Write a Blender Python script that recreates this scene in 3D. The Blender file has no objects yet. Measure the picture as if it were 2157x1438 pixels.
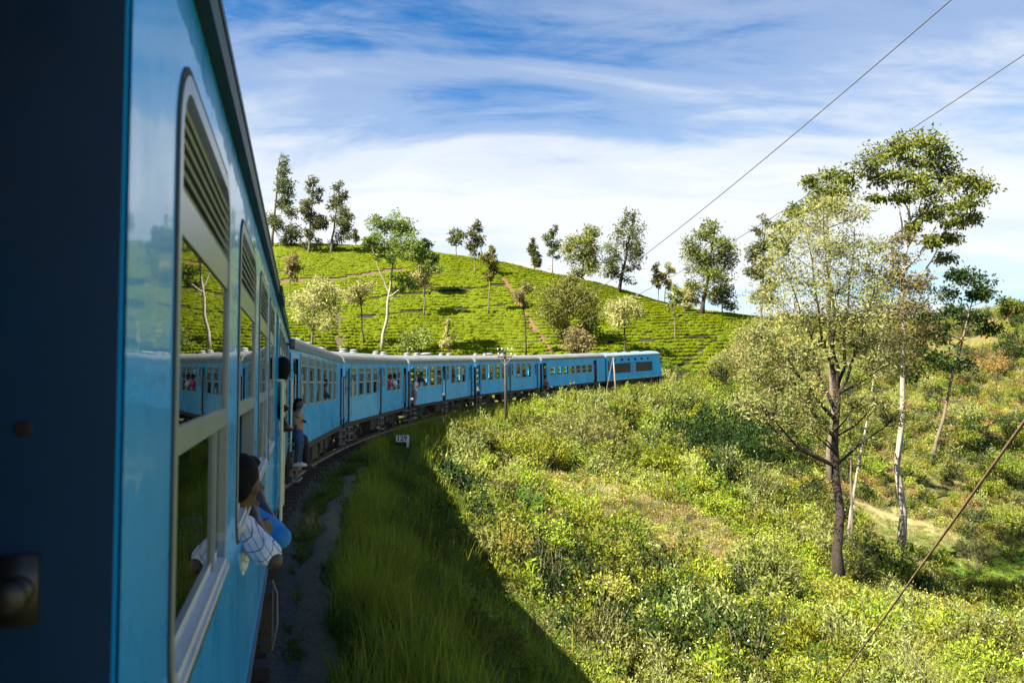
import bpy, math, random
import numpy as np
from mathutils import Vector, Matrix, Euler
R = math.radians
rng = np.random.default_rng(7)
random.seed(7)
SC = bpy.context.scene
COL = SC.collection

# ------------------------------------------------------------------ camera, sky, sun, exposure
CAM_Z = 2.4
PITCH = R(2.593)
cd = bpy.data.cameras.new('camera')
cam = bpy.data.objects.new('camera', cd)
COL.objects.link(cam)
cam.location = (0, 0, CAM_Z)
cam.rotation_euler = (R(90) + PITCH, 0, 0)
cd.lens, cd.sensor_width, cd.clip_start, cd.clip_end = 28, 36, 0.05, 9000
cd.dof.use_dof, cd.dof.focus_distance, cd.dof.aperture_fstop = True, 26.0, 5.0
SC.camera = cam

SUN_EL, SUN_DIR = R(48.5), Vector((0.86, 0.51, 0)).normalized()          # horizontal direction in which the light travels
LIGHT = Vector((SUN_DIR.x * math.cos(SUN_EL), SUN_DIR.y * math.cos(SUN_EL), -math.sin(SUN_EL))).normalized()
sl = bpy.data.lights.new('sun', 'SUN')
sl.energy, sl.angle, sl.color = 5.0, R(0.5), (1.0, 0.92, 0.75)
so = bpy.data.objects.new('sun', sl)
COL.objects.link(so)
so.rotation_euler = LIGHT.to_track_quat('-Z', 'Y').to_euler()
SC.view_settings.view_transform = 'Standard'
SC.view_settings.look = 'None'
SC.view_settings.gamma = 1.0
SC.view_settings.use_curve_mapping = False
SC.view_settings.exposure = 2.2
SC.cycles.max_bounces = 8
SC.cycles.transparent_max_bounces = 16
SC.cycles.use_denoising = True

W = bpy.data.worlds.new('World')
SC.world = W
W.use_nodes = True
nt = W.node_tree
nt.nodes.clear()
def N(tree, typ, **kw):
    n = tree.nodes.new(typ)
    for k, v in kw.items():
        if k.startswith('i_'):
            key = k[2:]
            key = int(key) if key.isdigit() else key.replace('_', ' ')
            n.inputs[key].default_value = v
        else:
            setattr(n, k, v)
    return n
def ramp(tree, fac, stops, interp='LINEAR'):
    n = tree.nodes.new('ShaderNodeValToRGB')
    n.color_ramp.interpolation = interp
    el = n.color_ramp.elements
    while len(el) < len(stops):
        el.new(0.5)
    for e, (p, c) in zip(el, stops):
        e.position = p
        e.color = c if len(c) == 4 else (*c, 1)
    if fac is not None:
        tree.links.new(fac, n.inputs[0])
    return n
def g(v): return (v, v, v, 1)
def math_n(tree, op, a, b=None, clamp=False):
    n = tree.nodes.new('ShaderNodeMath')
    n.operation, n.use_clamp = op, clamp
    for i, v in enumerate((a, b)):
        if v is None: continue
        if isinstance(v, (int, float)): n.inputs[i].default_value = v
        else: tree.links.new(v, n.inputs[i])
    return n.outputs[0]
L_ = nt.links.new
sky = N(nt, 'ShaderNodeTexSky', sky_type='NISHITA', sun_disc=False, sun_elevation=SUN_EL,
        sun_rotation=math.atan2(-SUN_DIR.x, -SUN_DIR.y), altitude=1500, air_density=1.0, dust_density=0.3, ozone_density=2.0)
geo = N(nt, 'ShaderNodeTexCoord')
sep = N(nt, 'ShaderNodeSeparateXYZ')
L_(geo.outputs['Generated'], sep.inputs[0])
zz = math_n(nt, 'ADD', math_n(nt, 'MAXIMUM', sep.outputs[2], 0.0), 0.16)
px_ = math_n(nt, 'DIVIDE', sep.outputs[0], zz)
py_ = math_n(nt, 'DIVIDE', sep.outputs[1], zz)
cmb = N(nt, 'ShaderNodeCombineXYZ')
L_(px_, cmb.inputs[0]); L_(py_, cmb.inputs[1])
mp = N(nt, 'ShaderNodeMapping')
L_(cmb.outputs[0], mp.inputs[0])
mp.inputs['Rotation'].default_value = (0, 0, R(-24))
mp.inputs['Scale'].default_value = (0.55, 1.25, 1)
mp.inputs['Location'].default_value = (3.1, 1.7, 0)
n1 = N(nt, 'ShaderNodeTexNoise', i_Scale=1.15, i_Detail=9.0, i_Roughness=0.56, i_Distortion=0.6)
n2 = N(nt, 'ShaderNodeTexNoise', i_Scale=4.2, i_Detail=8.0, i_Roughness=0.62, i_Distortion=1.0)
L_(mp.outputs[0], n1.inputs['Vector']); L_(mp.outputs[0], n2.inputs['Vector'])
m_ = math_n(nt, 'ADD', math_n(nt, 'MULTIPLY', n1.outputs[0], 0.76), math_n(nt, 'MULTIPLY', n2.outputs[0], 0.24))
bias = ramp(nt, sep.outputs[2], [(0.0, g(0.42)), (0.06, g(0.38)), (0.14, g(0.47)), (0.24, g(0.44)), (0.31, g(0.29)), (0.38, g(0.16)), (0.46, g(0.08)), (1.0, g(0.06))])
m_ = math_n(nt, 'ADD', m_, bias.outputs[0])
mask = ramp(nt, m_, [(0.56, g(0.0)), (0.71, g(0.36)), (0.88, g(0.82)), (1.0, g(0.97))], 'EASE')
sat = N(nt, 'ShaderNodeHueSaturation', i_Saturation=1.5, i_Value=1.0)
L_(sky.outputs[0], sat.inputs['Color'])
mixc = N(nt, 'ShaderNodeMix', data_type='RGBA')
L_(mask.outputs[0], mixc.inputs[0])
tnt = N(nt, 'ShaderNodeMix', data_type='RGBA', blend_type='MULTIPLY')
tnt.inputs[0].default_value = 1.0
tnt.inputs[7].default_value = (0.18, 0.80, 0.81, 1)
L_(sat.outputs[0], tnt.inputs[6]); L_(tnt.outputs[2], mixc.inputs[6])
mixc.inputs[7].default_value = (4.35, 4.5, 4.6, 1)
bg = N(nt, 'ShaderNodeBackground', i_Strength=0.05)
L_(mixc.outputs[2], bg.inputs[0])
wo = N(nt, 'ShaderNodeOutputWorld')
L_(bg.outputs[0], wo.inputs[0])

# ------------------------------------------------------------------ the view's geometry (to turn a measured direction and a distance into a place)
FPX, CX, CY = 28 / 36 * 2157, 1078.5, 719.0
def ray(px, py):
    u, v = (px - CX) / FPX, (CY - py) / FPX
    return np.array([u, math.cos(PITCH) - v * math.sin(PITCH), math.sin(PITCH) + v * math.cos(PITCH)])
def at(px, py, Y):
    d = ray(px, py)
    return np.array([0, 0, CAM_Z]) + d * (Y / d[1])

# ------------------------------------------------------------------ helpers
def tag(o, label=None, cat=None, group=None, kind=None):
    if label: o['label'] = label
    if cat: o['category'] = cat
    if group: o['group'] = group
    if kind: o['kind'] = kind
    return o
def link(name, data, parent=None):
    o = bpy.data.objects.new(name, data)
    COL.objects.link(o)
    if parent is not None: o.parent = parent
    return o
def empty(name, loc=(0, 0, 0), mat=None):
    o = link(name, None)
    o.empty_display_size = 0.3
    if mat is not None: o.matrix_world = mat
    else: o.location = loc
    return o
def np_mesh(name, V, Fq, mats, mi=None, smooth=False):
    """V (n,3); Fq list of faces or (m,k) array"""
    me = bpy.data.meshes.new(name)
    V = np.asarray(V, dtype=np.float32)
    if isinstance(Fq, np.ndarray):
        k = Fq.shape[1]; m = Fq.shape[0]
        me.vertices.add(len(V)); me.vertices.foreach_set('co', V.ravel())
        me.loops.add(m * k); me.loops.foreach_set('vertex_index', Fq.astype(np.int32).ravel())
        me.polygons.add(m); me.polygons.foreach_set('loop_start', np.arange(0, m * k, k, dtype=np.int32))
        me.update(calc_edges=True)
    else:
        me.from_pydata([tuple(v) for v in V], [], Fq)
    for mt in (mats if isinstance(mats, (list, tuple)) else [mats]):
        me.materials.append(mt)
    if mi is not None: me.polygons.foreach_set('material_index', np.asarray(mi, dtype=np.int32))
    if smooth: me.polygons.foreach_set('use_smooth', np.ones(len(me.polygons), dtype=bool))
    me.update()
    return me
class MB:
    def __init__(s): s.v = []; s.f = []; s.m = []
    def add(s, vs, fs, mi=0):
        b = len(s.v); s.v += [tuple(map(float, v)) for v in vs]
        for f in fs: s.f.append(tuple(b + i for i in f)); s.m.append(mi)
    def box(s, a, b, mi=0, M=None):
        x0, y0, z0 = a; x1, y1, z1 = b
        vs = [(x0, y0, z0), (x1, y0, z0), (x1, y1, z0), (x0, y1, z0), (x0, y0, z1), (x1, y0, z1), (x1, y1, z1), (x0, y1, z1)]
        if M is not None: vs = [M @ Vector(v) for v in vs]
        s.add(vs, [(0, 3, 2, 1), (4, 5, 6, 7), (0, 1, 5, 4), (1, 2, 6, 5), (2, 3, 7, 6), (3, 0, 4, 7)], mi)
    def tube(s, pts, rad, n=6, mi=0, cap=True):
        pts = [np.asarray(p, float) for p in pts]
        if not hasattr(rad, '__len__'): rad = [rad] * len(pts)
        b = len(s.v); ref = None
        for i, p in enumerate(pts):
            d = pts[min(i + 1, len(pts) - 1)] - pts[max(i - 1, 0)]
            d = d / (np.linalg.norm(d) + 1e-9)
            if ref is None:
                ref = np.array([0, 0, 1.0]) if abs(d[2]) < 0.9 else np.array([1.0, 0, 0])
            u = np.cross(d, ref); u /= np.linalg.norm(u) + 1e-9
            w = np.cross(u, d); ref = w
            for k in range(n):
                a = 2 * math.pi * k / n
                s.v.append(tuple(p + rad[i] * (math.cos(a) * u + math.sin(a) * w)))
        for i in range(len(pts) - 1):
            for k in range(n):
                s.f.append((b + i * n + k, b + i * n + (k + 1) % n, b + (i + 1) * n + (k + 1) % n, b + (i + 1) * n + k)); s.m.append(mi)
        if cap:
            s.f.append(tuple(b + k for k in range(n))[::-1]); s.m.append(mi)
            e = b + (len(pts) - 1) * n
            s.f.append(tuple(e + k for k in range(n))); s.m.append(mi)
    def lathe(s, prof, n=16, axis='z', c=(0, 0, 0), mi=0):
        b = len(s.v)
        for r, h in prof:
            for k in range(n):
                a = 2 * math.pi * k / n
                x, y = r * math.cos(a), r * math.sin(a)
                p = {'z': (x, y, h), 'y': (x, h, y), 'x': (h, x, y)}[axis]
                s.v.append((p[0] + c[0], p[1] + c[1], p[2] + c[2]))
        for i in range(len(prof) - 1):
            for k in range(n):
                s.f.append((b + i * n + k, b + i * n + (k + 1) % n, b + (i + 1) * n + (k + 1) % n, b + (i + 1) * n + k)); s.m.append(mi)
        s.f.append(tuple(b + k for k in range(n))[::-1]); s.m.append(mi)
        e = b + (len(prof) - 1) * n
        s.f.append(tuple(e + k for k in range(n))); s.m.append(mi)
    def mesh(s, name, mats, smooth=False):
        me = bpy.data.meshes.new(name)
        me.from_pydata(s.v, [], s.f)
        for mt in (mats if isinstance(mats, (list, tuple)) else [mats]): me.materials.append(mt)
        me.polygons.foreach_set('material_index', np.array(s.m, dtype=np.int32))
        if smooth: me.polygons.foreach_set('use_smooth', np.ones(len(me.polygons), dtype=bool))
        me.update()
        return me
    def build(s, name, mats, parent=None, smooth=False):
        return link(name, s.mesh(name, mats, smooth), parent)

# ------------------------------------------------------------------ materials
def material(name):
    m = bpy.data.materials.new(name)
    m.use_nodes = True
    t = m.node_tree
    return m, t, t.nodes['Principled BSDF'], t.nodes['Material Output']
def surf(name, col, rough=0.6, metal=0.0, var=0.18, scale=6.0, bump=0.0, bscale=40.0, coat=0.0, dirt=None, dirt_amt=0.3, coords='Object', spec=0.5):
    m, t, p, o = material(name)
    tc = N(t, 'ShaderNodeTexCoord')
    n = N(t, 'ShaderNodeTexNoise', i_Scale=scale, i_Detail=6.0, i_Roughness=0.6)
    t.links.new(tc.outputs[coords], n.inputs['Vector'])
    lo = tuple(c * (1 - var) for c in col); hi = tuple(min(1, c * (1 + var)) for c in col)
    r = ramp(t, n.outputs[0], [(0.3, lo), (0.7, hi)])
    out = r.outputs[0]
    if dirt is not None:
        n3 = N(t, 'ShaderNodeTexNoise', i_Scale=scale * 0.37 + 1.0, i_Detail=9.0, i_Roughness=0.7)
        t.links.new(tc.outputs[coords], n3.inputs['Vector'])
        k = ramp(t, n3.outputs[0], [(0.5, g(0)), (0.72, g(dirt_amt))])
        mx = N(t, 'ShaderNodeMix', data_type='RGBA')
        t.links.new(k.outputs[0], mx.inputs[0]); t.links.new(out, mx.inputs[6]); mx.inputs[7].default_value = (*dirt, 1)
        out = mx.outputs[2]
    t.links.new(out, p.inputs['Base Color'])
    p.inputs['Roughness'].default_value = rough
    p.inputs['Metallic'].default_value = metal
    p.inputs['Specular IOR Level'].default_value = spec
    p.inputs['Coat Weight'].default_value = coat
    p.inputs['Coat Roughness'].default_value = 0.04
    if bump:
        nb = N(t, 'ShaderNodeTexNoise', i_Scale=bscale, i_Detail=5.0)
        t.links.new(tc.outputs[coords], nb.inputs['Vector'])
        b = N(t, 'ShaderNodeBump', i_Strength=1.0, i_Distance=bump)
        t.links.new(nb.outputs[0], b.inputs['Height'])
        t.links.new(b.outputs[0], p.inputs['Normal'])
        if coat: t.links.new(b.outputs[0], p.inputs['Coat Normal'])
    return m
def leaf_mat(name, cols, trans=0.35, rough=0.55, big=(0.75, 1.25), bigscale=0.25, inst=1.0):
    """leaf: colour differs leaf by leaf and a little patch by patch"""
    m, t, p, o = material(name)
    gi = N(t, 'ShaderNodeNewGeometry')
    k = len(cols); av = [sum(c[i] for c in cols) / k for i in range(3)]
    cols = [tuple(.66 * av[i] + .34 * c[i] for i in range(3)) for c in cols]
    r = ramp(t, gi.outputs['Random Per Island'], [(i / max(1, k - 1), c) for i, c in enumerate(cols)])
    oi = N(t, 'ShaderNodeObjectInfo')
    tc = N(t, 'ShaderNodeTexCoord')
    n = N(t, 'ShaderNodeTexNoise', i_Scale=bigscale, i_Detail=3.0)
    t.links.new(gi.outputs['Position'], n.inputs['Vector'])
    v = ramp(t, n.outputs[0], [(0.3, g(big[0])), (0.7, g(big[1]))])
    mx = N(t, 'ShaderNodeMix', data_type='RGBA', blend_type='MULTIPLY')
    mx.inputs[0].default_value = 1.0
    t.links.new(r.outputs[0], mx.inputs[6]); t.links.new(v.outputs[0], mx.inputs[7])
    hs = N(t, 'ShaderNodeHueSaturation')
    t.links.new(mx.outputs[2], hs.inputs['Color'])
    t.links.new(math_n(t, 'ADD', math_n(t, 'MULTIPLY', oi.outputs['Random'], 0.05 * inst), 0.502 - 0.025 * inst), hs.inputs['Hue'])
    t.links.new(math_n(t, 'ADD', math_n(t, 'MULTIPLY', oi.outputs['Random'], 0.55 * inst), 1.02 - 0.27 * inst), hs.inputs['Value'])
    t.links.new(hs.outputs[0], p.inputs['Base Color'])
    p.inputs['Roughness'].default_value = rough
    p.inputs['Specular IOR Level'].default_value = 0.09
    tr = N(t, 'ShaderNodeBsdfTranslucent')
    t.links.new(hs.outputs[0], tr.inputs[0])
    ms = N(t, 'ShaderNodeMixShader')
    ms.inputs[0].default_value = trans
    t.links.new(p.outputs[0], ms.inputs[1]); t.links.new(tr.outputs[0], ms.inputs[2])
    t.links.new(ms.outputs[0], o.inputs[0])
    return m
def glass(name, tint=(0.75, 0.85, 0.85), dirt=0.0):
    m, t, p, o = material(name)
    t.nodes.remove(p)
    fr = N(t, 'ShaderNodeFresnel', i_IOR=1.75)
    tr = N(t, 'ShaderNodeBsdfTransparent'); tr.inputs[0].default_value = (*tint, 1)
    gl = N(t, 'ShaderNodeBsdfGlossy'); gl.inputs['Roughness'].default_value = 0.0
    ms = N(t, 'ShaderNodeMixShader')
    t.links.new(fr.outputs[0], ms.inputs[0]); t.links.new(tr.outputs[0], ms.inputs[1]); t.links.new(gl.outputs[0], ms.inputs[2])
    out = ms.outputs[0]
    if dirt:
        df = N(t, 'ShaderNodeBsdfDiffuse'); df.inputs[0].default_value = (0.45, 0.44, 0.36, 1)
        ms2 = N(t, 'ShaderNodeMixShader'); ms2.inputs[0].default_value = dirt
        t.links.new(out, ms2.inputs[1]); t.links.new(df.outputs[0], ms2.inputs[2]); out = ms2.outputs[0]
    t.links.new(out, o.inputs[0])
    return m
def paint(name, col, wave=0.0006, coat=0.12):
    """glossy enamel on slightly wavy sheet metal, with chalky faded patches, grime and chips"""
    m, t, p, o = material(name)
    tc = N(t, 'ShaderNodeTexCoord')
    mpg = N(t, 'ShaderNodeMapping'); mpg.inputs['Scale'].default_value = (1.0, 1.0, 0.45)
    t.links.new(tc.outputs['Object'], mpg.inputs[0])
    n = N(t, 'ShaderNodeTexNoise', i_Scale=0.9, i_Detail=8.0, i_Roughness=0.65)
    t.links.new(mpg.outputs[0], n.inputs['Vector'])
    r = ramp(t, n.outputs[0], [(0.3, tuple(c * 0.82 for c in col)), (0.52, col), (0.66, tuple(min(1, c * 1.1 + 0.015) for c in col)), (0.76, tuple(c * 0.8 + 0.09 for c in col))])
    n2 = N(t, 'ShaderNodeTexNoise', i_Scale=5.5, i_Detail=10.0, i_Roughness=0.75)
    t.links.new(mpg.outputs[0], n2.inputs['Vector'])
    ch = ramp(t, n2.outputs[0], [(0.745, g(0)), (0.775, g(0.7))])
    mx = N(t, 'ShaderNodeMix', data_type='RGBA')
    t.links.new(ch.outputs[0], mx.inputs[0]); t.links.new(r.outputs[0], mx.inputs[6]); mx.inputs[7].default_value = (0.30, 0.36, 0.40, 1)
    t.links.new(mx.outputs[2], p.inputs['Base Color'])
    rr = ramp(t, n2.outputs[0], [(0.35, g(0.22)), (0.7, g(0.42))])
    t.links.new(rr.outputs[0], p.inputs['Roughness'])
    p.inputs['Specular IOR Level'].default_value = .28
    p.inputs['Coat Weight'].default_value = coat
    p.inputs['Coat Roughness'].default_value = 0.03
    nb = N(t, 'ShaderNodeTexNoise', i_Scale=3.2, i_Detail=2.0)
    t.links.new(tc.outputs['Object'], nb.inputs['Vector'])
    b = N(t, 'ShaderNodeBump', i_Strength=1.0, i_Distance=wave * 6)
    t.links.new(nb.outputs[0], b.inputs['Height'])
    t.links.new(b.outputs[0], p.inputs['Normal']); t.links.new(b.outputs[0], p.inputs['Coat Normal'])
    return m
BLUE = (0.001, 0.40, 0.88)
M_blue = paint('blue_enamel', BLUE, .00012)
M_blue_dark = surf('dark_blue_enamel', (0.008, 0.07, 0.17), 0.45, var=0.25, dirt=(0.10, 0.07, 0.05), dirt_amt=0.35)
M_frame = surf('pale_metal_frame', (0.27, 0.31, 0.29), 0.35, var=0.12, scale=9)
M_alu = surf('window_aluminium', (0.28, 0.32, 0.335), 0.32, metal=0.35, var=0.1, scale=7)
M_cream = surf('cream_rail_paint', (0.62, 0.58, 0.36), 0.45, var=0.15, dirt=(0.25, 0.18, 0.1), dirt_amt=0.4)
M_roof = surf('grey_roof_paint', (0.15, 0.165, 0.165), 0.55, var=0.2, scale=1.3, dirt=(0.22, 0.16, 0.12), dirt_amt=0.55)
M_roof_near = surf('dark_roof_paint', (0.06, 0.09, 0.10), 0.6, var=0.2, scale=2)
M_gutter = surf('dark_gutter', (0.025, 0.05, 0.055), 0.55, var=0.25, scale=4)
M_under = surf('underframe_grime', (0.035, 0.03, 0.027), 0.8, var=0.4, scale=5, bump=0.01, bscale=20)
M_wheel = surf('wheel_steel', (0.07, 0.06, 0.055), 0.55, metal=0.4, var=0.3)
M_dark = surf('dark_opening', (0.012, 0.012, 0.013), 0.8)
M_interior = surf('interior_panel', (0.20, 0.22, 0.20), 0.6, var=0.12, scale=2)
M_white = surf('white_paint', (0.56, 0.56, 0.54), 0.5, var=0.08, dirt=(0.35, 0.3, 0.25), dirt_amt=0.35)
M_black = surf('black_paint', (0.015, 0.015, 0.015), 0.5)
M_grille = surf('dark_grille', (0.022, 0.018, 0.017), 0.6, var=0.2, scale=3)
M_glass = glass('window_glass', (0.55, 0.62, 0.60), 0.0)
M_glass_far = glass('dusty_glass', (0.50, 0.56, 0.48), 0.05)
M_rail = surf('rail_steel', (0.10, 0.075, 0.06), 0.4, metal=0.6, var=0.3)
M_sleeper = surf('old_timber_sleeper', (0.055, 0.043, 0.034), 0.85, var=0.35, scale=7, bump=0.01, bscale=30)
M_ballast = surf('dark_ballast', (0.075, 0.062, 0.05), 0.95, var=0.55, scale=22, bump=0.05, bscale=26)
M_brass = surf('worn_brass', (0.07, 0.065, 0.055), 0.45, metal=0.7, var=0.2)
M_rust = surf('rusty_cable', (0.16, 0.10, 0.06), 0.7, var=0.35, scale=14)
M_wire = surf('line_wire', (0.10, 0.10, 0.11), 0.5)
M_polewood = surf('grey_pole_timber', (0.04, 0.032, 0.027), 0.85, var=0.35, scale=5)
M_palepole = surf('pale_steel_pole', (0.20, 0.18, 0.155), 0.6, var=0.2)
M_rubber = surf('gangway_rubber', (0.03, 0.035, 0.04), 0.8)

# ------------------------------------------------------------------ track line
KS = [-40, 14, 25.5, 38.7, 51.9, 65.1, 78.3, 91, 150]
KT = [-14.94, -14.94, -6.3, 4, 13.8, 23.2, 32.8, 41, 90]
TS = np.arange(-40, 150.01, .1)
th = np.convolve(np.pad(np.interp(TS, KS, KT), 30, mode='edge'), np.ones(61) / 61, 'valid')
th = np.radians(th)
i0 = int(np.argmin(abs(TS)))
TX = np.cumsum(np.sin(th) * .1); TY = np.cumsum(np.cos(th) * .1)
TX = TX - TX[i0] - 1.605 * .9662
TY = TY - TY[i0] - 1.605 * .2579
TZ = np.convolve(np.pad(np.interp(TS, [-40, 8, 18, 26, 33, 46, 59, 72, 85, 97, 150], [0, 0, -.25, -.35, -.35, -.15, .2, .55, 1.1, 1.7, 4]), 40, mode='edge'), np.ones(81) / 81, 'valid')
def trk(s): return np.array([np.interp(s, TS, TX), np.interp(s, TS, TY), np.interp(s, TS, TZ)])
def trk_right(s):
    t_ = np.interp(s, TS, th)
    return np.array([math.cos(t_), -math.sin(t_), 0.0])
def trk_pt(s, c, z=0.0): return trk(s) + trk_right(s) * c + np.array([0, 0, z])
TXY = np.stack([TX, TY], 1)[::4]; TSS = TS[::4]; TTH = th[::4]; TZZ = TZ[::4]
def trk_local(x, y):
    """nearest distance along the line, signed offset (right is positive), rail height"""
    x = np.atleast_1d(x).astype(float); y = np.atleast_1d(y).astype(float)
    s = np.empty_like(x); c = np.empty_like(x); z = np.empty_like(x)
    for a in range(0, len(x), 4000):
        b = slice(a, a + 4000)
        dx = x[b, None] - TXY[None, :, 0]; dy = y[b, None] - TXY[None, :, 1]
        i = np.argmin(dx * dx + dy * dy, 1)
        k = np.arange(len(i)); ddx, ddy = dx[k, i], dy[k, i]; t_ = TTH[i]
        off = ddx * np.cos(t_) - ddy * np.sin(t_)
        dist = np.hypot(ddx, ddy)
        s[b] = TSS[i] + ddx * np.sin(t_) + ddy * np.cos(t_)
        c[b] = np.where(dist > abs(off) + 1.0, np.sign(off) * dist, off)
        z[b] = TZZ[i]
    return s, c, z

# ------------------------------------------------------------------ terrain heights
ctrl = []
def cp(px, py, Y, dz=0.0):
    p = at(px, py, Y); ctrl.append((p[0], p[1], p[2] + dz))
HW = 1.4
for s in np.arange(-20, 126, 7.0):
    z0 = float(np.interp(s, TS, TZ))
    sl_ = float(np.interp(s, [-20, 18, 28, 40, 58, 90, 130], [.72, .72, .62, .40, .26, .15, .1]))
    for w in ([1.2, 3.5, 6.3] if s < 34 else [1.2, 4.5] if s < 60 else [1.2, 3.5]):
        p = trk_pt(s, HW + w); ctrl.append((p[0], p[1], z0 - .6 - sl_ * (w - 1.1)))
    for c, dz in ((-2.6, -.5), (-6.0, 0.0 if s < 15 else 0.6)):
        p = trk_pt(s, c); ctrl.append((p[0], p[1], z0 + dz))
for x, y, z in ((-14, 0, .5), (-30, 10, 3), (-60, 20, 8), (-30, 40, 3), (-60, 60, 9), (-90, 90, 16), (-100, 20, 14), (-20, -25, 0), (-60, -40, 5),
                (10, -10, -6.0), (20, 0, -7), (45, 5, -7), (30, -30, -7), (60, -20, -5), (70, 25, -5)): ctrl.append((x, y, z))
for a in ((1500, 1438, 18.5, -.7), (1800, 1438, 18.5, -.7), (2157, 1438, 18.5, -.7), (1450, 1240, 29, -.6), (1770, 1240, 36, -.1), (1895, 1192, 45, 0),
          (2080, 1170, 48, 0), (2250, 1170, 48, 0), (1900, 1100, 52, 0), (2157, 1100, 53, -.3), (1400, 1050, 40, -.6), (1200, 1060, 37, -.5), (1200, 905, 55, -1.4), (1400, 890, 65, -1.4),
          (1600, 905, 62, -1.6), (1700, 1000, 50, -.8), (2000, 1000, 62, -.6), (2157, 900, 75, -.6), (1900, 855, 80, -.8), (2157, 800, 88, -.6),
          (2157, 705, 110, -.4), (2157, 668, 120, -.3), (2350, 640, 120, 0), (2000, 705, 112, -.5), (1900, 725, 112, -.5), (1640, 760, 112, -.6), (1480, 800, 104, -.3),
          (1760, 690, 135, 0), (1900, 684, 135, 0), (2050, 672, 132, 0),
          (620, 513, 172, -.4), (760, 517, 171, -.4), (930, 533, 170, -.4), (1050, 551, 167, -.4), (1150, 572, 165, -.4), (1240, 592, 162, -.4), (1330, 615, 160, -.4), (1400, 640, 155, -.4), (1480, 652, 150, -.4), (1590, 667, 145, -.4),
          (500, 520, 172, 0), (300, 560, 172, 0), (100, 600, 170, 0),
          (700, 600, 140, -.4), (1000, 650, 132, -.4), (1250, 655, 130, -.4), (1450, 704, 121, -.4), (1400, 765, 104, -.3), (1100, 745, 107, -.3), (800, 748, 99, -.3), (620, 744, 93, -.3), (450, 705, 95, -.3), (450, 610, 138, -.3), (200, 680, 105, 0)):
    cp(*a)
for x, y, z in ((-110, 235, 14), (-50, 235, 17), (0, 230, 14), (40, 225, 8), (90, 200, 3), (140, 180, 5), (180, 120, 12), (160, 70, 2), (120, 40, -4), (-160, 180, 22), (-180, 110, 22)): ctrl.append((x, y, z))
ctrl = np.array(ctrl)
def tps(r2): return 0.5 * r2 * np.log(r2 + 1e-9)
_c = ctrl[:, :2] / 50.0
_n = len(_c)
_A = tps(((_c[:, None] - _c[None]) ** 2).sum(2)) + np.eye(_n) * 4e-4
_P = np.hstack([np.ones((_n, 1)), _c])
_w = np.linalg.solve(np.block([[_A, _P], [_P.T, np.zeros((3, 3))]]), np.concatenate([ctrl[:, 2], np.zeros(3)]))
def smooth(a, b, v):
    t_ = np.clip((v - a) / (b - a), 0, 1); return t_ * t_ * (3 - 2 * t_)
def lump(x, y, sc, seed):
    """cheap value noise from summed sines"""
    r = np.random.default_rng(seed); out = np.zeros_like(x)
    for _ in range(7):
        a = r.uniform(0, 2 * math.pi); f = sc * r.uniform(.6, 1.7)
        out += np.sin((x * math.cos(a) + y * math.sin(a)) * f + r.uniform(0, 6.28))
    return out / 7
def height(x, y):
    x = np.atleast_1d(np.asarray(x, float)); y = np.atleast_1d(np.asarray(y, float))
    out = np.empty_like(x)
    for a in range(0, len(x), 20000):
        b = slice(a, a + 20000)
        q = np.stack([x[b], y[b]], 1) / 50.0
        out[b] = tps(((q[:, None] - _c[None]) ** 2).sum(2)) @ _w[:_n] + _w[_n] + q @ _w[_n + 1:]
    far = smooth(170, 330, np.hypot(x, y - 80))
    out = out * (1 - far) + (-4.0 + 2.0 * lump(x, y, .012, 5)) * far
    s, c, tz = trk_local(x, y)
    k = 1 - smooth(2.0, 3.4, abs(c))
    k = np.where((s < -38) | (s > 148), 0, k)
    out = out + .10 * lump(x, y, .9, 3) + .22 * lump(x, y, .25, 4) * smooth(3, 9, abs(c))
    out = out * (1 - k) + (tz - .45 + .03 * lump(x, y, 3.0, 6)) * k
    return out
def h1(x, y): return float(height([x], [y])[0])
def on_ground(px, py, y0=4.0, y1=210.0):
    d = ray(px, py); ys = np.concatenate([np.arange(y0, 40, .12), np.arange(40, y1, .4)])
    P_ = d[None] * (ys / d[1])[:, None]; P_[:, 2] += CAM_Z
    hit = np.nonzero(P_[:, 2] < height(P_[:, 0], P_[:, 1]))[0]
    i = hit[0] if len(hit) else len(ys) - 1
    return P_[i]

# ------------------------------------------------------------------ ground sheet
def graded(parts):
    out = []
    for a, b, st in parts: out += list(np.arange(a, b - 1e-6, st))
    return np.array(out + [parts[-1][1]])
gx = np.concatenate([-np.geomspace(2600, 112, 22), graded([(-110, -12, 1.25), (-12, 26, .4), (26, 110, 1.25)]), np.geomspace(112, 2600, 22)])
gy = np.concatenate([-np.geomspace(1500, 34, 14), graded([(-30, -2, 2.0), (-2, 46, .4), (46, 185, 1.1)]), np.geomspace(188, 2800, 26)])
GX, GY = np.meshgrid(gx, gy)
fx, fy = GX.ravel(), GY.ravel()
fz = height(fx, fy)
nx, ny = len(gx), len(gy)
ii = (np.arange(ny - 1)[:, None] * nx + np.arange(nx - 1)[None]).ravel()
quads = np.stack([ii, ii + 1, ii + nx + 1, ii + nx], 1)

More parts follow.
